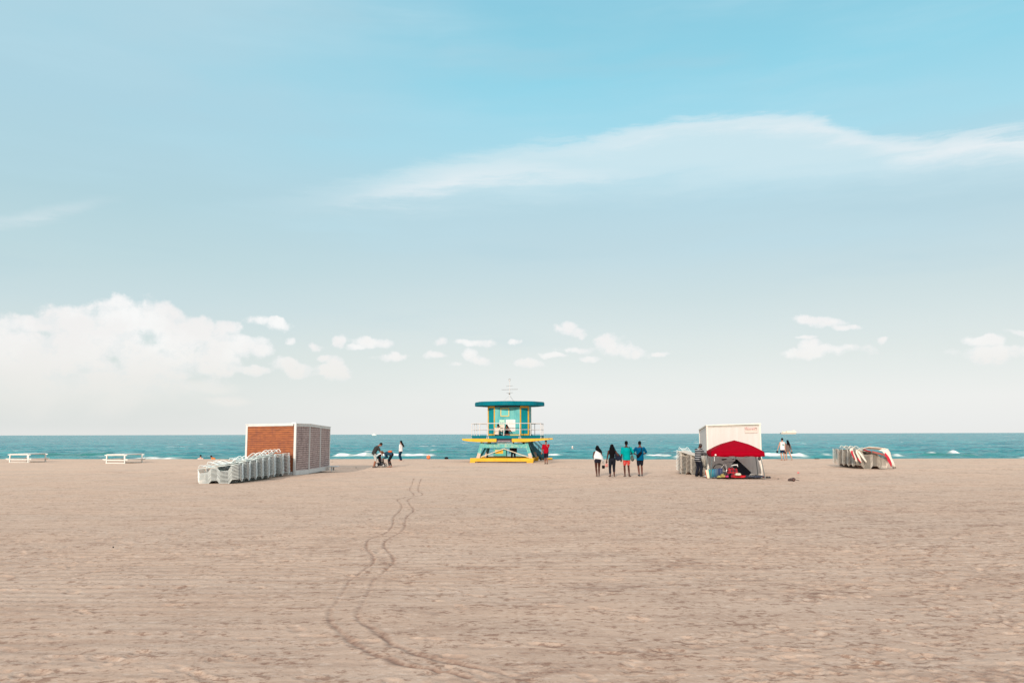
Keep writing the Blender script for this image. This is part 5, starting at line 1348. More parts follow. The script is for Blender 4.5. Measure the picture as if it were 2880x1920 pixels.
def person(px, py, label, H=1.75, head=0, skin=M_SKD, fem=False, lean=0, curl=0, nod=0, turn=0, hipz=0.93, hipy=0.0, hipx=0.0, feet=None, hands=None, epole=None, kpole=None,
           shirt=None, sleeve=0.5, shirt_len=0.10, shirt_w=1.0, pants=None, leg=1.0, leg2=None, hair=None, hairlen=0.0, hairblow=(0, 0), shoes=None, loc=None, straps=False, hand_curl=0.6, face=False, fit=1.0, neck_collar=None, nolegs=False):
    """local frame: +y is where the person faces, x to the right"""
    P = loc if loc is not None else ground(px, py)
    e = empty('person', P, R(head), label, 'person')
    k = H / 1.75
    e.scale = (k, k, k)
    sw = 0.165 if fem else 0.195
    hw = 0.155 if fem else 0.145
    a1, a2, a3 = R(lean), R(lean + curl * 0.5), R(lean + curl)
    dr = lambda a: Vector((0, math.sin(a), math.cos(a)))
    fd = lambda a: Vector((0, math.cos(a), -math.sin(a)))
    P0 = Vector((hipx, hipy, hipz)); P1 = P0 + dr(a1) * 0.15; P2 = P1 + dr(a2) * 0.20; P3 = P2 + dr(a3) * 0.17
    an = R(lean * 0.5 + curl + nod)
    P4 = P3 + dr(R(lean * 0.7 + curl + nod * 0.6)) * 0.09; HC = P4 + dr(an) * 0.105 + fd(an) * 0.015
    X1 = Vector((1, 0, 0))
    secs = [(P0 - dr(a1) * 0.09, 0.10, 0.085), (P0 - dr(a1) * 0.03, hw, 0.115), (P0 + dr(a1) * 0.04, hw * 1.0, 0.115), (P1, (0.120 if fem else 0.138), 0.095), (P2, (0.135 if fem else 0.160), 0.112), (P2 + dr(a3) * 0.08, sw * 0.92, 0.105), (P3 - dr(a3) * 0.035, sw * 0.66, 0.075), (P3, 0.062, 0.062)]
    angs = [a1, a1, a1, a1, a2, a3, a3, a3]
    b = MB(); b.loft([(c, X1 * x, fd(a) * y) for (c, x, y), a in zip(secs, angs)], 16)
    b.cap(P3 - dr(a3) * 0.02, P4 + dr(an) * 0.03, 0.066, 0.056)
    for s in (-1, 1): b.cap(P3 - dr(a3) * 0.005, P3 - dr(a3) * 0.05 + X1 * s * sw * 0.75, 0.052, 0.045, 8)
    if fem:
        for s in (-1, 1): b.ball(P2 + dr(a2) * 0.01 + fd(a2) * 0.085 + X1 * s * 0.07, 0.058)
    # head: skull, jaw, nose, ears
    MH = Matrix.Rotation(-an, 3, 'X')
    MH = Matrix.Rotation(R(turn), 3, 'Z') @ MH
    hv = lambda x, y, z: HC + MH @ Vector((x, y, z))
    b.ball(hv(0, 0.0, 0.02), (0.073, 0.092, 0.095), MH); b.ball(hv(0, 0.028, -0.045), (0.056, 0.064, 0.062), MH)
    b.ball(hv(0, 0.098, -0.015), (0.014, 0.020, 0.024), MH)
    for s in (-1, 1): b.ball(hv(s * 0.076, -0.005, -0.01), (0.012, 0.020, 0.030), MH)
    # arms and hands
    S = [P3 - dr(a3) * 0.055 + X1 * s * sw for s in (-1, 1)]
    if hands is None: hands = [(-0.27, 0.03, 0.80), (0.27, 0.03, 0.80)]
    arms = []
    for i, s in enumerate((-1, 1)):
        pole = (epole[i] if epole else (s * 0.5, -1, 0))
        el_, wr = ik(S[i], hands[i], 0.285, 0.255, pole)
        arms.append((S[i], el_, wr))
        b.cap(S[i], el_, 0.050 if fem else 0.058, 0.038 if fem else 0.043, 10); b.cap(el_, wr, 0.038 if fem else 0.043, 0.026, 10)
        d = (wr - el_).normalized(); side = d.cross(Vector((0, 1, 0.2))).normalized() * s
        nrm = d.cross(side).normalized()
        b.cap(wr, wr + d * 0.05, 0.026, 0.032, 8)
        for q in range(4):
            o = (q - 1.5) * 0.018; L = (0.066, 0.076, 0.072, 0.058)[q]
            r0 = wr + d * 0.075 + side * o; bend = nrm * (-hand_curl * s * s)
            m1 = r0 + (d + bend * 0.5).normalized() * L * 0.55; m2 = m1 + (d + bend * 1.3).normalized() * L * 0.5
            b.tube([wr + d * 0.04 + side * o, r0, m1, m2], [0.0125, 0.0115, 0.0105, 0.008], 7)
        t0 = wr + d * 0.03 - side * 0.03
        b.tube([wr + d * 0.02 - side * 0.01, t0, t0 + (d * 0.7 - side * 0.5 + nrm * -0.3).normalized() * 0.035, t0 + (d * 1.0 - side * 0.35 - nrm * 0.4).normalized() * 0.062], [0.014, 0.0135, 0.012, 0.009], 7)
    # legs
    Hp = [P0 + X1 * s * 0.085 - Vector((0, 0, 0.03)) for s in (-1, 1)]
    if feet is None: feet = [(-0.10, 0.0, 0.0), (0.11, 0.02, 0.0)]
    legs = []
    for i, s in enumerate((-1, 1)):
        ft = Vector(feet[i][:3]); yaw = R(feet[i][3]) if len(feet[i]) > 3 else R(-s * 9); pit = R(feet[i][4]) if len(feet[i]) > 4 else 0
        pole = kpole[i] if kpole else (s * 0.05, 1, 0)
        kn, an_ = ik(Hp[i], ft + Vector((0, -0.03, 0.085)), 0.43, 0.42, pole)
        legs.append((Hp[i], kn, an_))
        th = 0.086 if fem else 0.082
        b.cap(Hp[i], kn, th, 0.052, 12)
        cm_ = kn.lerp(an_, 0.32) + Vector((0, -0.012, 0))
        b.cap(kn, cm_, 0.050, 0.054, 10); b.cap(cm_, an_, 0.054, 0.032, 10)
        fv = Vector((math.sin(-yaw), math.cos(yaw) * math.cos(pit), -math.sin(pit)))
        b.cap(an_ - Vector((0, 0, 0.045)) - fv * 0.03, an_ + fv * 0.11 - Vector((0, 0, 0.055)), 0.034, 0.028, 8)
        b.cap(an_ + fv * 0.11 - Vector((0, 0, 0.055)), an_ + fv * 0.165 - Vector((0, 0, 0.062)), 0.030, 0.020, 8)
    o = b.build('body', skin, e, smooth=True); blend(o, 0.0085, 3)
    if shirt is not None:
        c = MB(); g_ = 0.020
        n0 = max(0.03, shirt_len)
        ss = [(P0 - dr(a1) * (n0 - 0.03), (hw + g_ + 0.012) * shirt_w, (0.125 + g_) * shirt_w)] if n0 > 0.0 and shirt_len > -0.05 else []
        if shirt_len > -0.05: ss += [(P0 + dr(a1) * 0.03, (hw + g_ + 0.005) * shirt_w, (0.118 + g_) * shirt_w)]
        if shirt_len > -0.12: ss += [(P1, ((0.128 if fem else 0.148) + g_) * shirt_w, (0.104 + g_) * shirt_w)]
        ss += [(P2 - dr(a2) * (0.05 if shirt_len < -0.1 else 0), ((0.138 if fem else 0.165) + g_) * shirt_w, (0.115 + g_) * shirt_w), (P2 + dr(a3) * 0.08, sw * 0.95 + g_, 0.108 + g_), (P3 - dr(a3) * 0.035, sw * 0.70 + g_, 0.078 + g_), (P3 - dr(a3) * 0.005, 0.075, 0.072)]
        c.loft([(q, X1 * x, fd(a2) * y) for q, x, y in ss], 18)
        if fem:
            for s in (-1, 1): c.ball(P2 + dr(a2) * 0.01 + fd(a2) * 0.088 + X1 * s * 0.07, 0.066)
        for s_, el_, wr in arms:
            if sleeve > 0:
                f1 = min(1, sleeve * 2)
                c.cap(s_, s_.lerp(el_, f1), 0.070 * fit, 0.060 * fit, 10)
                if sleeve > 0.5: c.cap(el_, el_.lerp(wr, min(1, sleeve * 2 - 1)), 0.058 * fit, 0.042 * fit, 10)
            else:
                c.ball(s_ + Vector((0, 0, 0.005)) - X1 * 0.04 * (1 if s_.x > 0 else -1), 0.062)
        so = c.build('shirt', shirt, e, smooth=True); blend(so, 0.013, 3)
    if pants is not None:
        c = MB(); g_ = 0.012
        c.loft([(P0 - dr(a1) * 0.11, X1 * (hw + g_) * 0.8, fd(a1) * 0.095), (P0 - dr(a1) * 0.03, X1 * (hw + g_), fd(a1) * (0.118 + g_)), (P0 + dr(a1) * 0.05, X1 * (hw + g_), fd(a1) * (0.118 + g_)), (P0 + dr(a1) * 0.10, X1 * (hw * 0.93 + g_), fd(a1) * (0.108 + g_))], 16)
        for i, (h, kn, an_) in enumerate(legs):
            lg = leg if (i == 0 or leg2 is None) else leg2
            c.cap(h, h.lerp(kn, min(1, lg * 2)), (0.094 if fem else 0.092) * fit, (0.094 - 0.030 * min(1, lg * 2)) * fit, 12)
            if lg > 0.5:
                c.cap(kn, kn.lerp(an_, min(1, lg * 2 - 1)), 0.064 * fit, (0.064 - 0.014 * (lg * 2 - 1)) * fit, 12)
        po = c.build('trousers' if leg > 0.6 else 'shorts', pants, e, smooth=True); blend(po, 0.013, 3)
    if shoes is not None:
        for h, kn, an_ in legs:
            pass
        for i, s in enumerate((-1, 1)):
            an_ = legs[i][2]; yaw = R(feet[i][3]) if len(feet[i]) > 3 else R(-s * 9)
            fv = Vector((math.sin(-yaw), math.cos(yaw), 0))
            c = MB(); c.cap(an_ - Vector((0, 0, 0.04)) - fv * 0.035, an_ + fv * 0.12 - Vector((0, 0, 0.05)), 0.046, 0.040, 8); c.ball(an_ + fv * 0.16 - Vector((0, 0, 0.055)), (0.036, 0.036, 0.03))
            blend(c.build('shoe', shoes, e, smooth=True), 0.012, 2)
    if hair is not None:
        c = MB(); hs = 1.14 if hairlen > 0.1 else 1.04; c.ball(hv(0, -0.016, 0.034), (0.083 * hs, 0.098 * hs, 0.096 * hs), MH); c.ball(hv(0, -0.03, 0.0), (0.080, 0.080, 0.07), MH)
        if hairlen > 0:
            st0 = hv(0, -0.05, 0.0); bx, by = hairblow
            p1 = hv(0, -0.075, -0.06); p2 = p1 + Vector((bx * 0.4, -0.035 + by * 0.4, -hairlen * 0.45)); p3 = p1 + Vector((bx, -0.03 + by, -hairlen))
            c.loft([(st0, X1 * 0.10, Vector((0, 0.08, 0))), (p1, X1 * 0.135, Vector((0, 0.07, 0))), (p2, X1 * 0.15, Vector((0, 0.055, 0))), (p3, X1 * 0.10, Vector((0, 0.035, 0)))], 14)
            for s in (-1, 0, 1): c.cap(p2 + X1 * s * 0.06, p3 + X1 * s * 0.07 + Vector((bx * 0.2, 0, -0.03 * abs(s))), 0.035, 0.016, 8)
        blend(c.build('hair', hair, e, smooth=True), 0.011, 2)
    if face:
        for s in (-1, 1): MB().ball(hv(s * 0.030, 0.086, 0.015), (0.012, 0.006, 0.008), MH).build('eye', M_DARK, e)
        MB().ball(hv(0, 0.085, -0.055), (0.024, 0.008, 0.006), MH).build('mouth', mat('lips', (0.25, 0.06, 0.05)), e)
    if neck_collar is not None:
        c = MB(); c.tube([P3 + dr(a3) * 0.01 + Vector((0.07 * math.cos(q * math.pi / 6), 0.065 * math.sin(q * math.pi / 6), 0.0)) for q in range(12)], 0.022, 7, closed=True)
        c.build('collar', neck_collar, e, smooth=True)
    info = dict(e=e, P0=P0, P1=P1, P2=P2, P3=P3, S=S, arms=arms, legs=legs, hv=hv, k=k, M=Matrix.Translation(P) @ Matrix.Rotation(R(head), 4, 'Z') @ Matrix.Scale(k, 4))
    return info
def W(info, v): return info['M'] @ Vector(v)

# the four friends walking to the water
def gx(x, y): return 1620 + x * 0.10204, 1210 + y * 0.10204
w1 = person(*gx(603, 1262), 'woman in white shawl top and black shorts holding dark sandals, leftmost of the four walkers', 1.60, 0, M_SKD, True, nod=14, feet=[(-0.055, -0.02, 0), (0.06, 0.03, 0)], hands=[(-0.16, 0.20, 0.98), (0.33, 0.03, 0.72)],
            shirt=None, pants=cloth('black_shorts_cloth', (0.018, 0.018, 0.028)), leg=0.10, hair=M_HAIR, hairlen=0.22, hairblow=(0.14, 0.0))
w1['e'].scale = (1.12 * w1['k'], 1.1 * w1['k'], w1['k'])
# white shawl: a loose cape with a slanting hem
c = MB(); n = 22; rings = []
for q in range(9):
    f = q / 8
    for j in range(n):
        a = 2 * math.pi * j / n; x = math.cos(a); y = math.sin(a)
        wx = 0.075 + (0.225 - 0.075) * min(1, f * 1.9) ** 0.8 + (0.05 * x * f); wy = 0.07 + 0.10 * f
        hem = 0.46 + (0.13 * x if x > 0 else -0.02 * x)
        rings.append((x * wx + (0.05 * f if x > 0 else -0.01), y * wy - 0.005, 1.475 - f * hem - (0.05 if x * x > 0.6 else 0) * min(1, f * 3) + 0.012 * math.sin(5 * a) * f))
fs = [(q * n + j, q * n + (j + 1) % n, (q + 1) * n + (j + 1) % n, (q + 1) * n + j) for q in range(8) for j in range(n)]
o = c.add(rings, fs).build('shawl', cloth('white_shawl_cloth', (0.64, 0.63, 0.64)), w1['e'], smooth=True)
s_ = o.modifiers.new('cloth', 'SOLIDIFY'); s_.thickness = 0.01
c = MB(); c.loft([((0.20, 0.0, 1.10), (0.05, 0, 0), (0, 0.07, 0)), ((0.27, -0.01, 0.93), (0.06, 0, 0), (0, 0.06, 0)), ((0.31, 0, 0.80), (0.03, 0, 0), (0, 0.04, 0)), ((0.345, 0.01, 0.70), (0.012, 0, 0), (0, 0.02, 0))], 12)
c.build('shawl_end', _mc['white_shawl_cloth'], o, smooth=True)
def held(name, pos, label, cat, m_, kind='sandals', rz=0):
    e = empty(name, pos, rz, label, cat)
    if kind == 'sandals':
        for s in (-1, 1):
            c = MB(); c.loft([((s * 0.03, 0, -0.20), (0.035, 0, 0), (0, 0.012, 0)), ((s * 0.04, 0, -0.11), (0.045, 0, 0), (0, 0.014, 0)), ((s * 0.035, 0, -0.02), (0.028, 0, 0), (0, 0.012, 0))], 10)
            k_ = c.build('sandal', m_, e, smooth=True)
            MB().tube([(s * 0.03, 0.012, -0.05), (s * 0.06, 0.045, -0.09), (s * 0.035, 0.012, -0.15)], 0.008, 6).build('strap', m_, k_)
    return e
held('sandals', W(w1, (0.335, 0.03, 0.66)), 'pair of dark sandals carried by the woman in the white shawl', 'sandals', M_BLACK)
w2 = person(*gx(1003, 1272), 'woman with very long black hair and black capri trousers carrying a navy shoulder bag', 1.67, 0, M_SKD, True, feet=[(-0.11, -0.03, 0, 20), (0.09, 0.0, 0)], hands=[(-0.28, 0.02, 0.80), (0.20, 0.12, 1.10)],
            shirt=M_BLACK, sleeve=0, shirt_len=-0.16, pants=cloth('black_capri_cloth', (0.013, 0.015, 0.022)), leg=0.86, leg2=0.74, hair=M_HAIR, hairlen=0.58, hairblow=(-0.02, 0), fit=1.08)
w2['e'].scale = (1.12 * w2['k'], 1.12 * w2['k'], w2['k'])
def W2(v): return W(w2, v)
bg_ = empty('shoulder_bag', W2((0.30, -0.02, 0.93)), 0, 'large navy bag hanging from the shoulder of the long haired woman', 'bag')
c = MB(); c.loft([((0.10, 0, -0.04), (0.10, 0, 0.03), (0, 0.06, 0)), ((0.07, 0, 0.04), (0.17, 0, 0.05), (0, 0.09, 0)), ((0.02, 0, 0.16), (0.15, 0, 0.04), (0, 0.09, 0)), ((-0.05, 0, 0.30), (0.10, 0, 0.02), (0, 0.07, 0)), ((-0.09, 0, 0.40), (0.04, 0, 0), (0, 0.04, 0))], 14)
blend(c.build('body', cloth('navy_bag_cloth', (0.014, 0.018, 0.034)), bg_), 0.014, 3)
MB().tube([(-0.10, 0.03, 0.38), (-0.13, 0.04, 0.50), (-0.12, 0.0, 0.56), (-0.10, -0.05, 0.50), (-0.08, -0.03, 0.36)], 0.012, 6).build('strap', M_BLACK, bg_)
held('sandals', W2((-0.31, 0.03, 0.74)), 'pair of pink sandals carried by the long haired woman', 'sandals', mat('pink_sandal', (0.50, 0.20, 0.17), 0.6))
m3 = person(*gx(1402, 1268), 'man in a turquoise shirt and red floral shorts with a round green bag', 1.85, 0, M_SKD, feet=[(-0.10, -0.02, 0, 15), (0.12, 0.03, 0, -35)], hands=[(-0.27, 0.0, 0.84), (0.26, 0.22, 1.12)],
            shirt=cloth('turquoise_shirt', (0.0, 0.27, 0.27)), sleeve=0.42, shirt_len=0.15, shirt_w=1.10, pants=flower_mat(), leg=0.34, hair=M_HAIR, fit=1.18)
b3_ = empty('shoulder_bag', W(m3, (0.27, -0.06, 0.90)), 0, 'round dark green bag hanging beside the man in the turquoise shirt', 'bag')
c = MB(); c.ball((0, 0, 0.02), (0.085, 0.06, 0.17)); c.ball((0.02, 0, -0.04), (0.09, 0.06, 0.12)); blend(c.build('body', mat('dark_green_bag', (0.05, 0.065, 0.055), 0.7, 0.4, 12, dirt=(0.20, 0.07, 0.05), dirtf=0.6), b3_), 0.014, 2)
MB().tube([(0, 0, 0.18), (-0.05, -0.09, 0.34), (-0.10, -0.10, 0.50), (-0.14, -0.05, 0.60), (-0.13, 0.10, 0.5), (-0.04, 0.10, 0.3), (0.0, 0.03, 0.18)], 0.012, 6).build('strap', M_BLACK, b3_)
m4 = person(*gx(1775, 1255), 'man in blue shirt with black sling bag on his back, rightmost of the four walkers', 1.84, 0, mat('brown_skin', (0.13, 0.045, 0.030), 0.6, 0.1, 8, spec=0.15), nod=14, feet=[(-0.07, -0.05, 0), (0.09, 0.05, 0)], hands=[(-0.17, 0.26, 1.08), (0.17, 0.26, 1.08)], epole=[(-1, -0.4, 0), (1, -0.4, 0)],
            shirt=cloth('blue_shirt', (0.0, 0.075, 0.17)), sleeve=0.42, shirt_len=0.17, shirt_w=1.06, pants=cloth('black_sport_shorts', (0.014, 0.015, 0.024)), leg=0.38, hair=M_HAIR, shoes=mat('black_white_shoe', (0.03, 0.03, 0.035), 0.6, 0.2, 9, dirt=(0.7, 0.7, 0.7), dirtf=0.62), fit=1.12)
b4 = empty('sling_bag', W(m4, (-0.05, -0.175, 1.06)), 0, 'black sling bag worn across the back of the man in blue', 'bag')
c = MB(); c.cap((-0.09, 0, -0.06), (0.08, 0.0, 0.12), 0.085, 0.065, 10); blend(c.build('body', M_BLACK, b4), 0.014, 2)
MB().bar((0.08, 0.0, 0.14), (0.13, 0.03, 0.36), 0.035, 0.012, up=(0, 1, 0)).bar((0.13, 0.03, 0.36), (0.14, 0.12, 0.42), 0.035, 0.012, up=(1, 0, 0)).build('strap', M_BLACK, b4)
tag(MB().box(W(m4, (0.0, 0.36, 1.10)), (0.07, 0.012, 0.14), Matrix.Rotation(R(-40), 3, 'X')).build('mobile_phone', M_BLACK, None, bevel=0.004), 'black phone held in front by the man in blue', 'phone')

# man in the striped sweater by the canopy
m9 = person(1964, 1339, 'man in black sweater with white stripes standing between loungers and the red canopy', 1.74, -62, M_SKD, lean=4, curl=10, nod=24, feet=[(-0.13, 0.0, 0), (0.12, 0.10, 0)], hands=[(-0.14, 0.50, 1.12), (0.14, 0.52, 1.14)], epole=[(-0.3, 0, -1), (0.3, 0, -1)],
            shirt=stripe_mat(), sleeve=0.92, shirt_len=0.18, shirt_w=1.14, pants=cloth('black_loose_trousers', (0.014, 0.015, 0.024)), leg=1.0, hair=mat('short_greying_hair', (0.03, 0.018, 0.016), 0.6), shoes=M_BLACK, fit=1.28, neck_collar=mat('white_collar', (0.6, 0.6, 0.58), 0.8), face=True)

# family with the pushchair
m1 = person(1054, 1314.5, 'man in a dark grey shirt and pale shorts leaning over the pushchair', 1.84, -78, M_SKM, lean=16, curl=26, nod=22, feet=[(-0.12, 0.0, 0), (0.12, -0.06, 0)], hands=[(-0.18, 0.50, 0.78), (0.16, 0.50, 0.76)], hipy=-0.05,
            shirt=cloth('dark_grey_shirt', (0.042, 0.042, 0.042)), sleeve=0.42, shirt_len=0.16, shirt_w=1.14, pants=cloth('pale_grey_shorts', (0.42, 0.42, 0.40)), leg=0.52, hair=M_HAIRB, shoes=mat('brown_dark_shoe', (0.06, 0.045, 0.04)), fit=1.2, face=True)
w3 = person(1096, 1313.5, 'woman in blue top and black leggings bending deep over the pushchair', 1.70, 82, M_SKM, True, lean=72, curl=18, nod=10, feet=[(-0.12, 0.02, 0), (0.14, -0.05, 0)], hipy=-0.14, hipz=0.90, hands=[(-0.12, 0.44, 0.62), (0.12, 0.46, 0.60)],
            shirt=cloth('denim_blue_top', (0.018, 0.055, 0.09)), sleeve=0.9, shirt_len=0.08, pants=cloth('black_leggings', (0.012, 0.014, 0.02)), leg=0.92, hair=mat('orange_brown_headscarf', (0.30, 0.12, 0.05)), hairlen=0)
wbag = empty('waist_bag', W(w3, (0.0, -0.02, 1.10)), 0, 'orange bag resting on the back of the bending woman', 'bag')
c = MB(); c.ball((0, 0, 0), (0.16, 0.13, 0.085)); c.ball((-0.05, 0, 0.0), (0.12, 0.12, 0.075)); blend(c.build('body', mat('orange_bag_cloth', (0.55, 0.11, 0.03), 0.7, 0.12, 9), wbag), 0.014, 2)
MB().tube([(0.12, -0.05, 0.0), (0.17, -0.06, -0.12), (0.10, -0.10, -0.2)], 0.012, 6).build('strap', M_BLACK, wbag)
# pushchair: frame, wheels, seat, hood, tray
gs = ground(1071, 1313)
PC = empty('pushchair', gs, R(-8), 'black pushchair standing between the bending couple', 'pushchair')
pcm = mat('black_pushchair_tube', (0.015, 0.016, 0.02), 0.4, 0.1)
for sy in (-0.22, 0.22):
    MB().tube([(-0.20, sy, 0.12), (0.08, sy, 0.62), (0.05, sy, 0.74)], 0.016, 7).build('frame', pcm, PC)
    MB().tube([(0.24, sy, 0.11), (-0.05, sy, 0.55), (-0.24, sy, 0.86), (-0.30, sy, 0.88)], 0.016, 7).build('frame', pcm, PC)
    for x_, rr_w in ((-0.22, 0.13), (0.25, 0.12)):
        wh = MB().tube([(x_ + rr_w * math.cos(q * math.pi / 10), sy, rr_w + 0.015 + rr_w * math.sin(q * math.pi / 10)) for q in range(20)], 0.022, 7, closed=True).build('wheel', M_DARK, PC)
        MB().ball((x_, sy, rr_w + 0.015), (rr_w * 0.55, 0.02, rr_w * 0.55)).build('hub', mat('grey_hub', (0.35, 0.35, 0.36)), wh)
MB().tube([(-0.30, -0.22, 0.88), (-0.31, 0, 0.89), (-0.30, 0.22, 0.88)], 0.02, 7).build('handle', pcm, PC)
c = MB(); c.loft([((0.16, 0, 0.36), (0, 0.19, 0), (0.02, 0, 0.04)), ((0.0, 0, 0.33), (0, 0.20, 0), (0.02, 0, 0.05)), ((-0.10, 0, 0.42), (0, 0.20, 0), (0.05, 0, 0.03)), ((-0.16, 0, 0.72), (0, 0.18, 0), (0.04, 0, 0.01))], 12)
c.build('seat', M_BLACK, PC, smooth=True)
c = MB(); c.box((0, 0, 0.20), (0.42, 0.36, 0.20), taper=1.15); c.build('basket', mat('dark_mesh_basket', (0.03, 0.03, 0.04), 0.8), PC, bevel=0.02)
c = MB(); c.loft([((-0.24, 0, 0.66), (0, 0.19, 0), (0.05, 0, 0.10)), ((-0.16, 0, 0.78), (0, 0.20, 0), (0.10, 0, 0.10)), ((-0.02, 0, 0.84), (0, 0.19, 0), (0.02, 0, 0.05))], 12); c.build('hood', M_BLACK, PC, smooth=True)
MB().box((0.12, 0, 0.50), (0.10, 0.36, 0.04)).build('tray', mat('grey_tray', (0.2, 0.2, 0.22)), PC, bevel=0.012)
kid = person(0, 0, 'small child with dark hair in the black pushchair', 0.98, -80, M_SKM, True, loc=Vector((gs.x - 0.02, gs.y, 0.02)), hipz=0.72, hipy=-0.06, feet=[(-0.12, 0.42, 0.42), (0.12, 0.42, 0.40)], hands=[(-0.2, 0.28, 0.86), (0.2, 0.28, 0.86)], lean=-6, curl=14,
             shirt=cloth('dark_red_child_shirt', (0.22, 0.035, 0.03)), sleeve=0.5, pants=M_BLACK, leg=0.9, hair=M_HAIR, hand_curl=0.4)
w4 = person(1127, 1295.5, 'woman in loose white top and blue jeans with dark hair blowing in the wind', 1.69, 72, M_SKL, True, nod=-6, feet=[(-0.06, 0.03, 0), (0.07, -0.02, 0)], hands=[(-0.20, 0.05, 0.86), (0.20, 0.02, 0.86)], epole=[(-1, -0.6, 0), (1, -0.6, 0)],
            shirt=cloth('white_blouse', (0.70, 0.66, 0.66)), sleeve=0.95, shirt_len=0.12, shirt_w=1.16, pants=cloth('blue_jeans', (0.007, 0.028, 0.06)), leg=0.98, hair=M_HAIR, hairlen=0.36, hairblow=(0.0, -0.20), fit=1.2, face=True)

# man in red near the tower, walking towards the camera
m5 = person(1536, 1304.5, 'man in red shirt and black shorts beside the tower with one hand at his face', 1.77, 176, M_SKM, nod=22, feet=[(-0.08, 0.10, 0), (0.07, -0.12, 0)], hands=[(-0.02, 0.17, 1.44), (0.32, 0.02, 0.84)], epole=[(-1.0, 0.2, -1.2), (1, -1, 0)],
            shirt=cloth('red_shirt', (0.33, 0.004, 0.016)), sleeve=0.45, shirt_len=0.16, shirt_w=1.10, pants=cloth('black_knee_shorts', (0.012, 0.012, 0.02)), leg=0.46, hair=M_HAIR, shoes=M_BLACK, fit=1.2, face=True)
# couple walking away on the right
m6 = person(2201, 1294, 'man in white tank top and navy shorts walking beside the woman at the water', 1.84, 12, M_SKL, feet=[(-0.07, -0.03, 0), (0.10, -0.16, 0)], hands=[(-0.40, 0.0, 0.84), (0.28, 0.0, 0.84)], hipx=0.03,
            shirt=cloth('white_tank_top', (0.76, 0.75, 0.74)), sleeve=0, shirt_len=0.14, shirt_w=1.08, pants=cloth('navy_shorts', (0.01, 0.022, 0.05)), leg=0.30, hair=M_HAIR, fit=1.1)
c = MB(); x = -0.09
while x < 0.09: c.box((x + 0.012, -0.150, 1.31), (0.022, 0.012, 0.035)); x += 0.030
c.build('shirt_lettering', mat('dark_print', (0.03, 0.05, 0.06)), m6['e'])
MB().box((0.02, -0.160, 1.20), (0.17, 0.014, 0.065)).build('shirt_print', mat('teal_print', (0.0, 0.25, 0.24)), m6['e'])
held('shoes', W(m6, (-0.44, 0.0, 0.78)), 'dark shoes carried in the left hand of the man in the tank top', 'shoes', M_BLACK)
w5 = person(2217, 1293, 'woman with long dark hair and grey brown cover-up walking beside the man in white', 1.68, 14, M_SKL, True, feet=[(-0.05, 0.14, 0), (0.14, -0.34, 0.03, -8, 30)], hipz=0.90, hands=[(-0.26, 0.05, 0.82), (0.32, -0.05, 0.84)],
            shirt=cloth('grey_brown_cover_up', (0.15, 0.11, 0.10)), sleeve=0.9, shirt_len=0.16, shirt_w=1.12, pants=M_BLACK, leg=0.04, hair=M_HAIR, hairlen=0.44, hairblow=(0.07, 0), fit=1.15)
held('shoes', W(w5, (0.34, -0.05, 0.76)), 'dark shoes carried in the right hand of the walking woman', 'shoes', mat('teal_black_shoe', (0.01, 0.05, 0.06)))
held('small_bag', W(w5, (-0.28, 0.05, 0.75)), 'small dark bag hanging between the couple at the water', 'bag', M_BLACK)
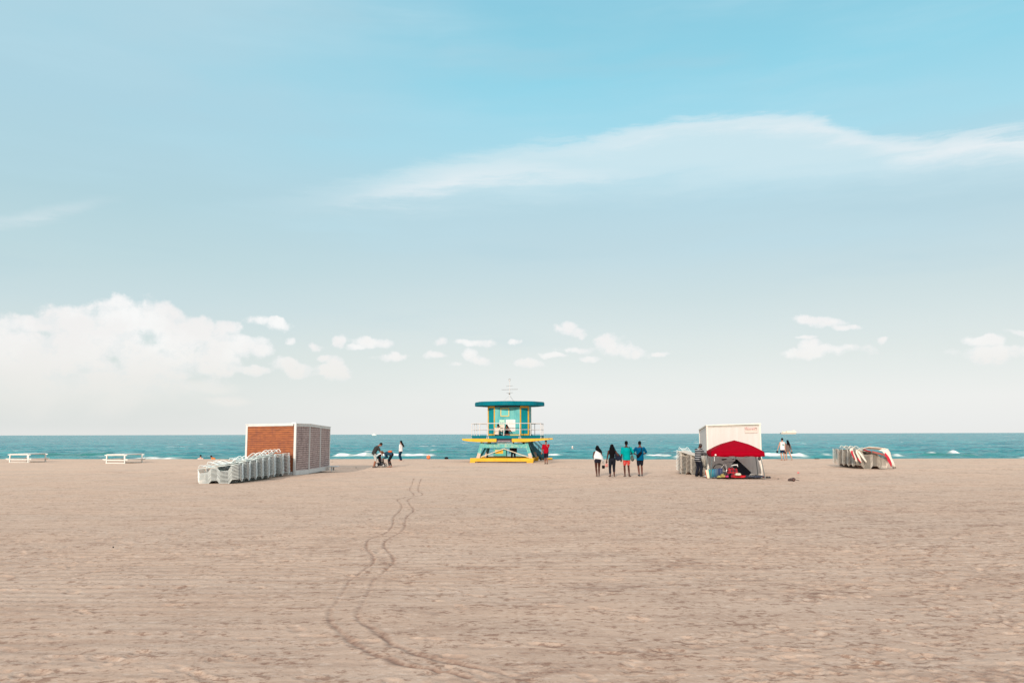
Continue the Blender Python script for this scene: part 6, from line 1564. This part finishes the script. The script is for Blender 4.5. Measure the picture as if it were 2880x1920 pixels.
# two people sitting on the tower deck
TWM = Matrix.Translation(TW.location) @ Matrix.Rotation(R(-5.5), 4, 'Z')
def ontower(x, y, z): return TWM @ Vector((x, y, z))
m7 = person(0, 0, 'person in a pale shirt sitting on the tower deck with the back turned', 1.76, -28, M_SKM, loc=ontower(-0.66, -2.25, 2.13 - 0.09), hipz=0.20, lean=8, curl=14, nod=8, feet=[(-0.14, 0.50, 0.09), (0.14, 0.52, 0.09)], hands=[(-0.18, 0.42, 0.50), (0.18, 0.42, 0.48)],
            shirt=cloth('pale_cream_shirt', (0.62, 0.52, 0.44)), sleeve=0.45, shirt_len=0.10, shirt_w=1.12, pants=M_BLACK, leg=0.5, hair=M_HAIR, fit=1.15)
w6 = person(0, 0, 'woman in a black top sitting on the tower deck with her knees drawn up', 1.66, 172, M_SKM, True, loc=ontower(0.13, -2.05, 2.13 - 0.09), hipz=0.20, lean=6, curl=10, nod=12, feet=[(-0.16, 0.36, 0.09), (0.16, 0.38, 0.09)], hands=[(-0.20, 0.26, 0.52), (0.20, 0.26, 0.50)],
            shirt=M_BLACK, sleeve=0, shirt_len=0.06, pants=M_BLACK, leg=0.2, hair=M_HAIR, hairlen=0.12, face=True)
# figure in the shade under the tower
m8 = person(0, 0, 'person in dark clothes standing in the shade under the lifeguard tower', 1.72, 8, M_SKD, loc=ontower(0.50, -0.6, 0.0), feet=[(-0.16, 0.0, 0), (0.16, 0.02, 0)], hands=[(-0.28, 0.05, 0.85), (0.26, 0.05, 0.85)], nod=15,
            shirt=cloth('dark_brown_jacket', (0.045, 0.028, 0.03)), sleeve=0.95, shirt_len=0.18, shirt_w=1.15, pants=cloth('dark_trousers', (0.03, 0.022, 0.026)), leg=1.0, hair=M_HAIR, shoes=M_DARK, fit=1.2)
# sitters at the sand edge seen over the loungers
p10 = person(0, 0, 'tiny dark haired bather sitting at the water edge left of the stacked loungers', 1.70, 10, M_SKL, loc=Vector((atd(564, 1283, 79.5).x, 79.5, -0.58)), hipz=0.14, lean=-8, curl=20, feet=[(-0.14, 0.62, 0.04), (0.14, 0.66, 0.04)], hands=[(-0.26, -0.1, 0.12), (0.26, -0.1, 0.12)],
             shirt=cloth('pale_pink_top', (0.62, 0.45, 0.40)), sleeve=0.4, pants=M_BLACK, leg=0.3, hair=M_HAIR)
gg = ground(606, 1293)
p11 = person(0, 0, 'person in an orange shirt with dark hair sitting on the sand behind the left loungers', 1.70, 80, M_SKM, loc=Vector((atd(606, 1288, 77.5).x, 77.5, -0.44)), hipz=0.14, lean=18, curl=30, nod=10, feet=[(-0.14, 0.62, 0.04), (0.14, 0.66, 0.04)], hands=[(-0.2, 0.45, 0.35), (0.2, 0.45, 0.35)],
             shirt=cloth('orange_shirt', (0.70, 0.20, 0.03)), sleeve=0.5, shirt_w=1.1, pants=M_BLACK, leg=0.5, hair=M_HAIR)
bake_all()
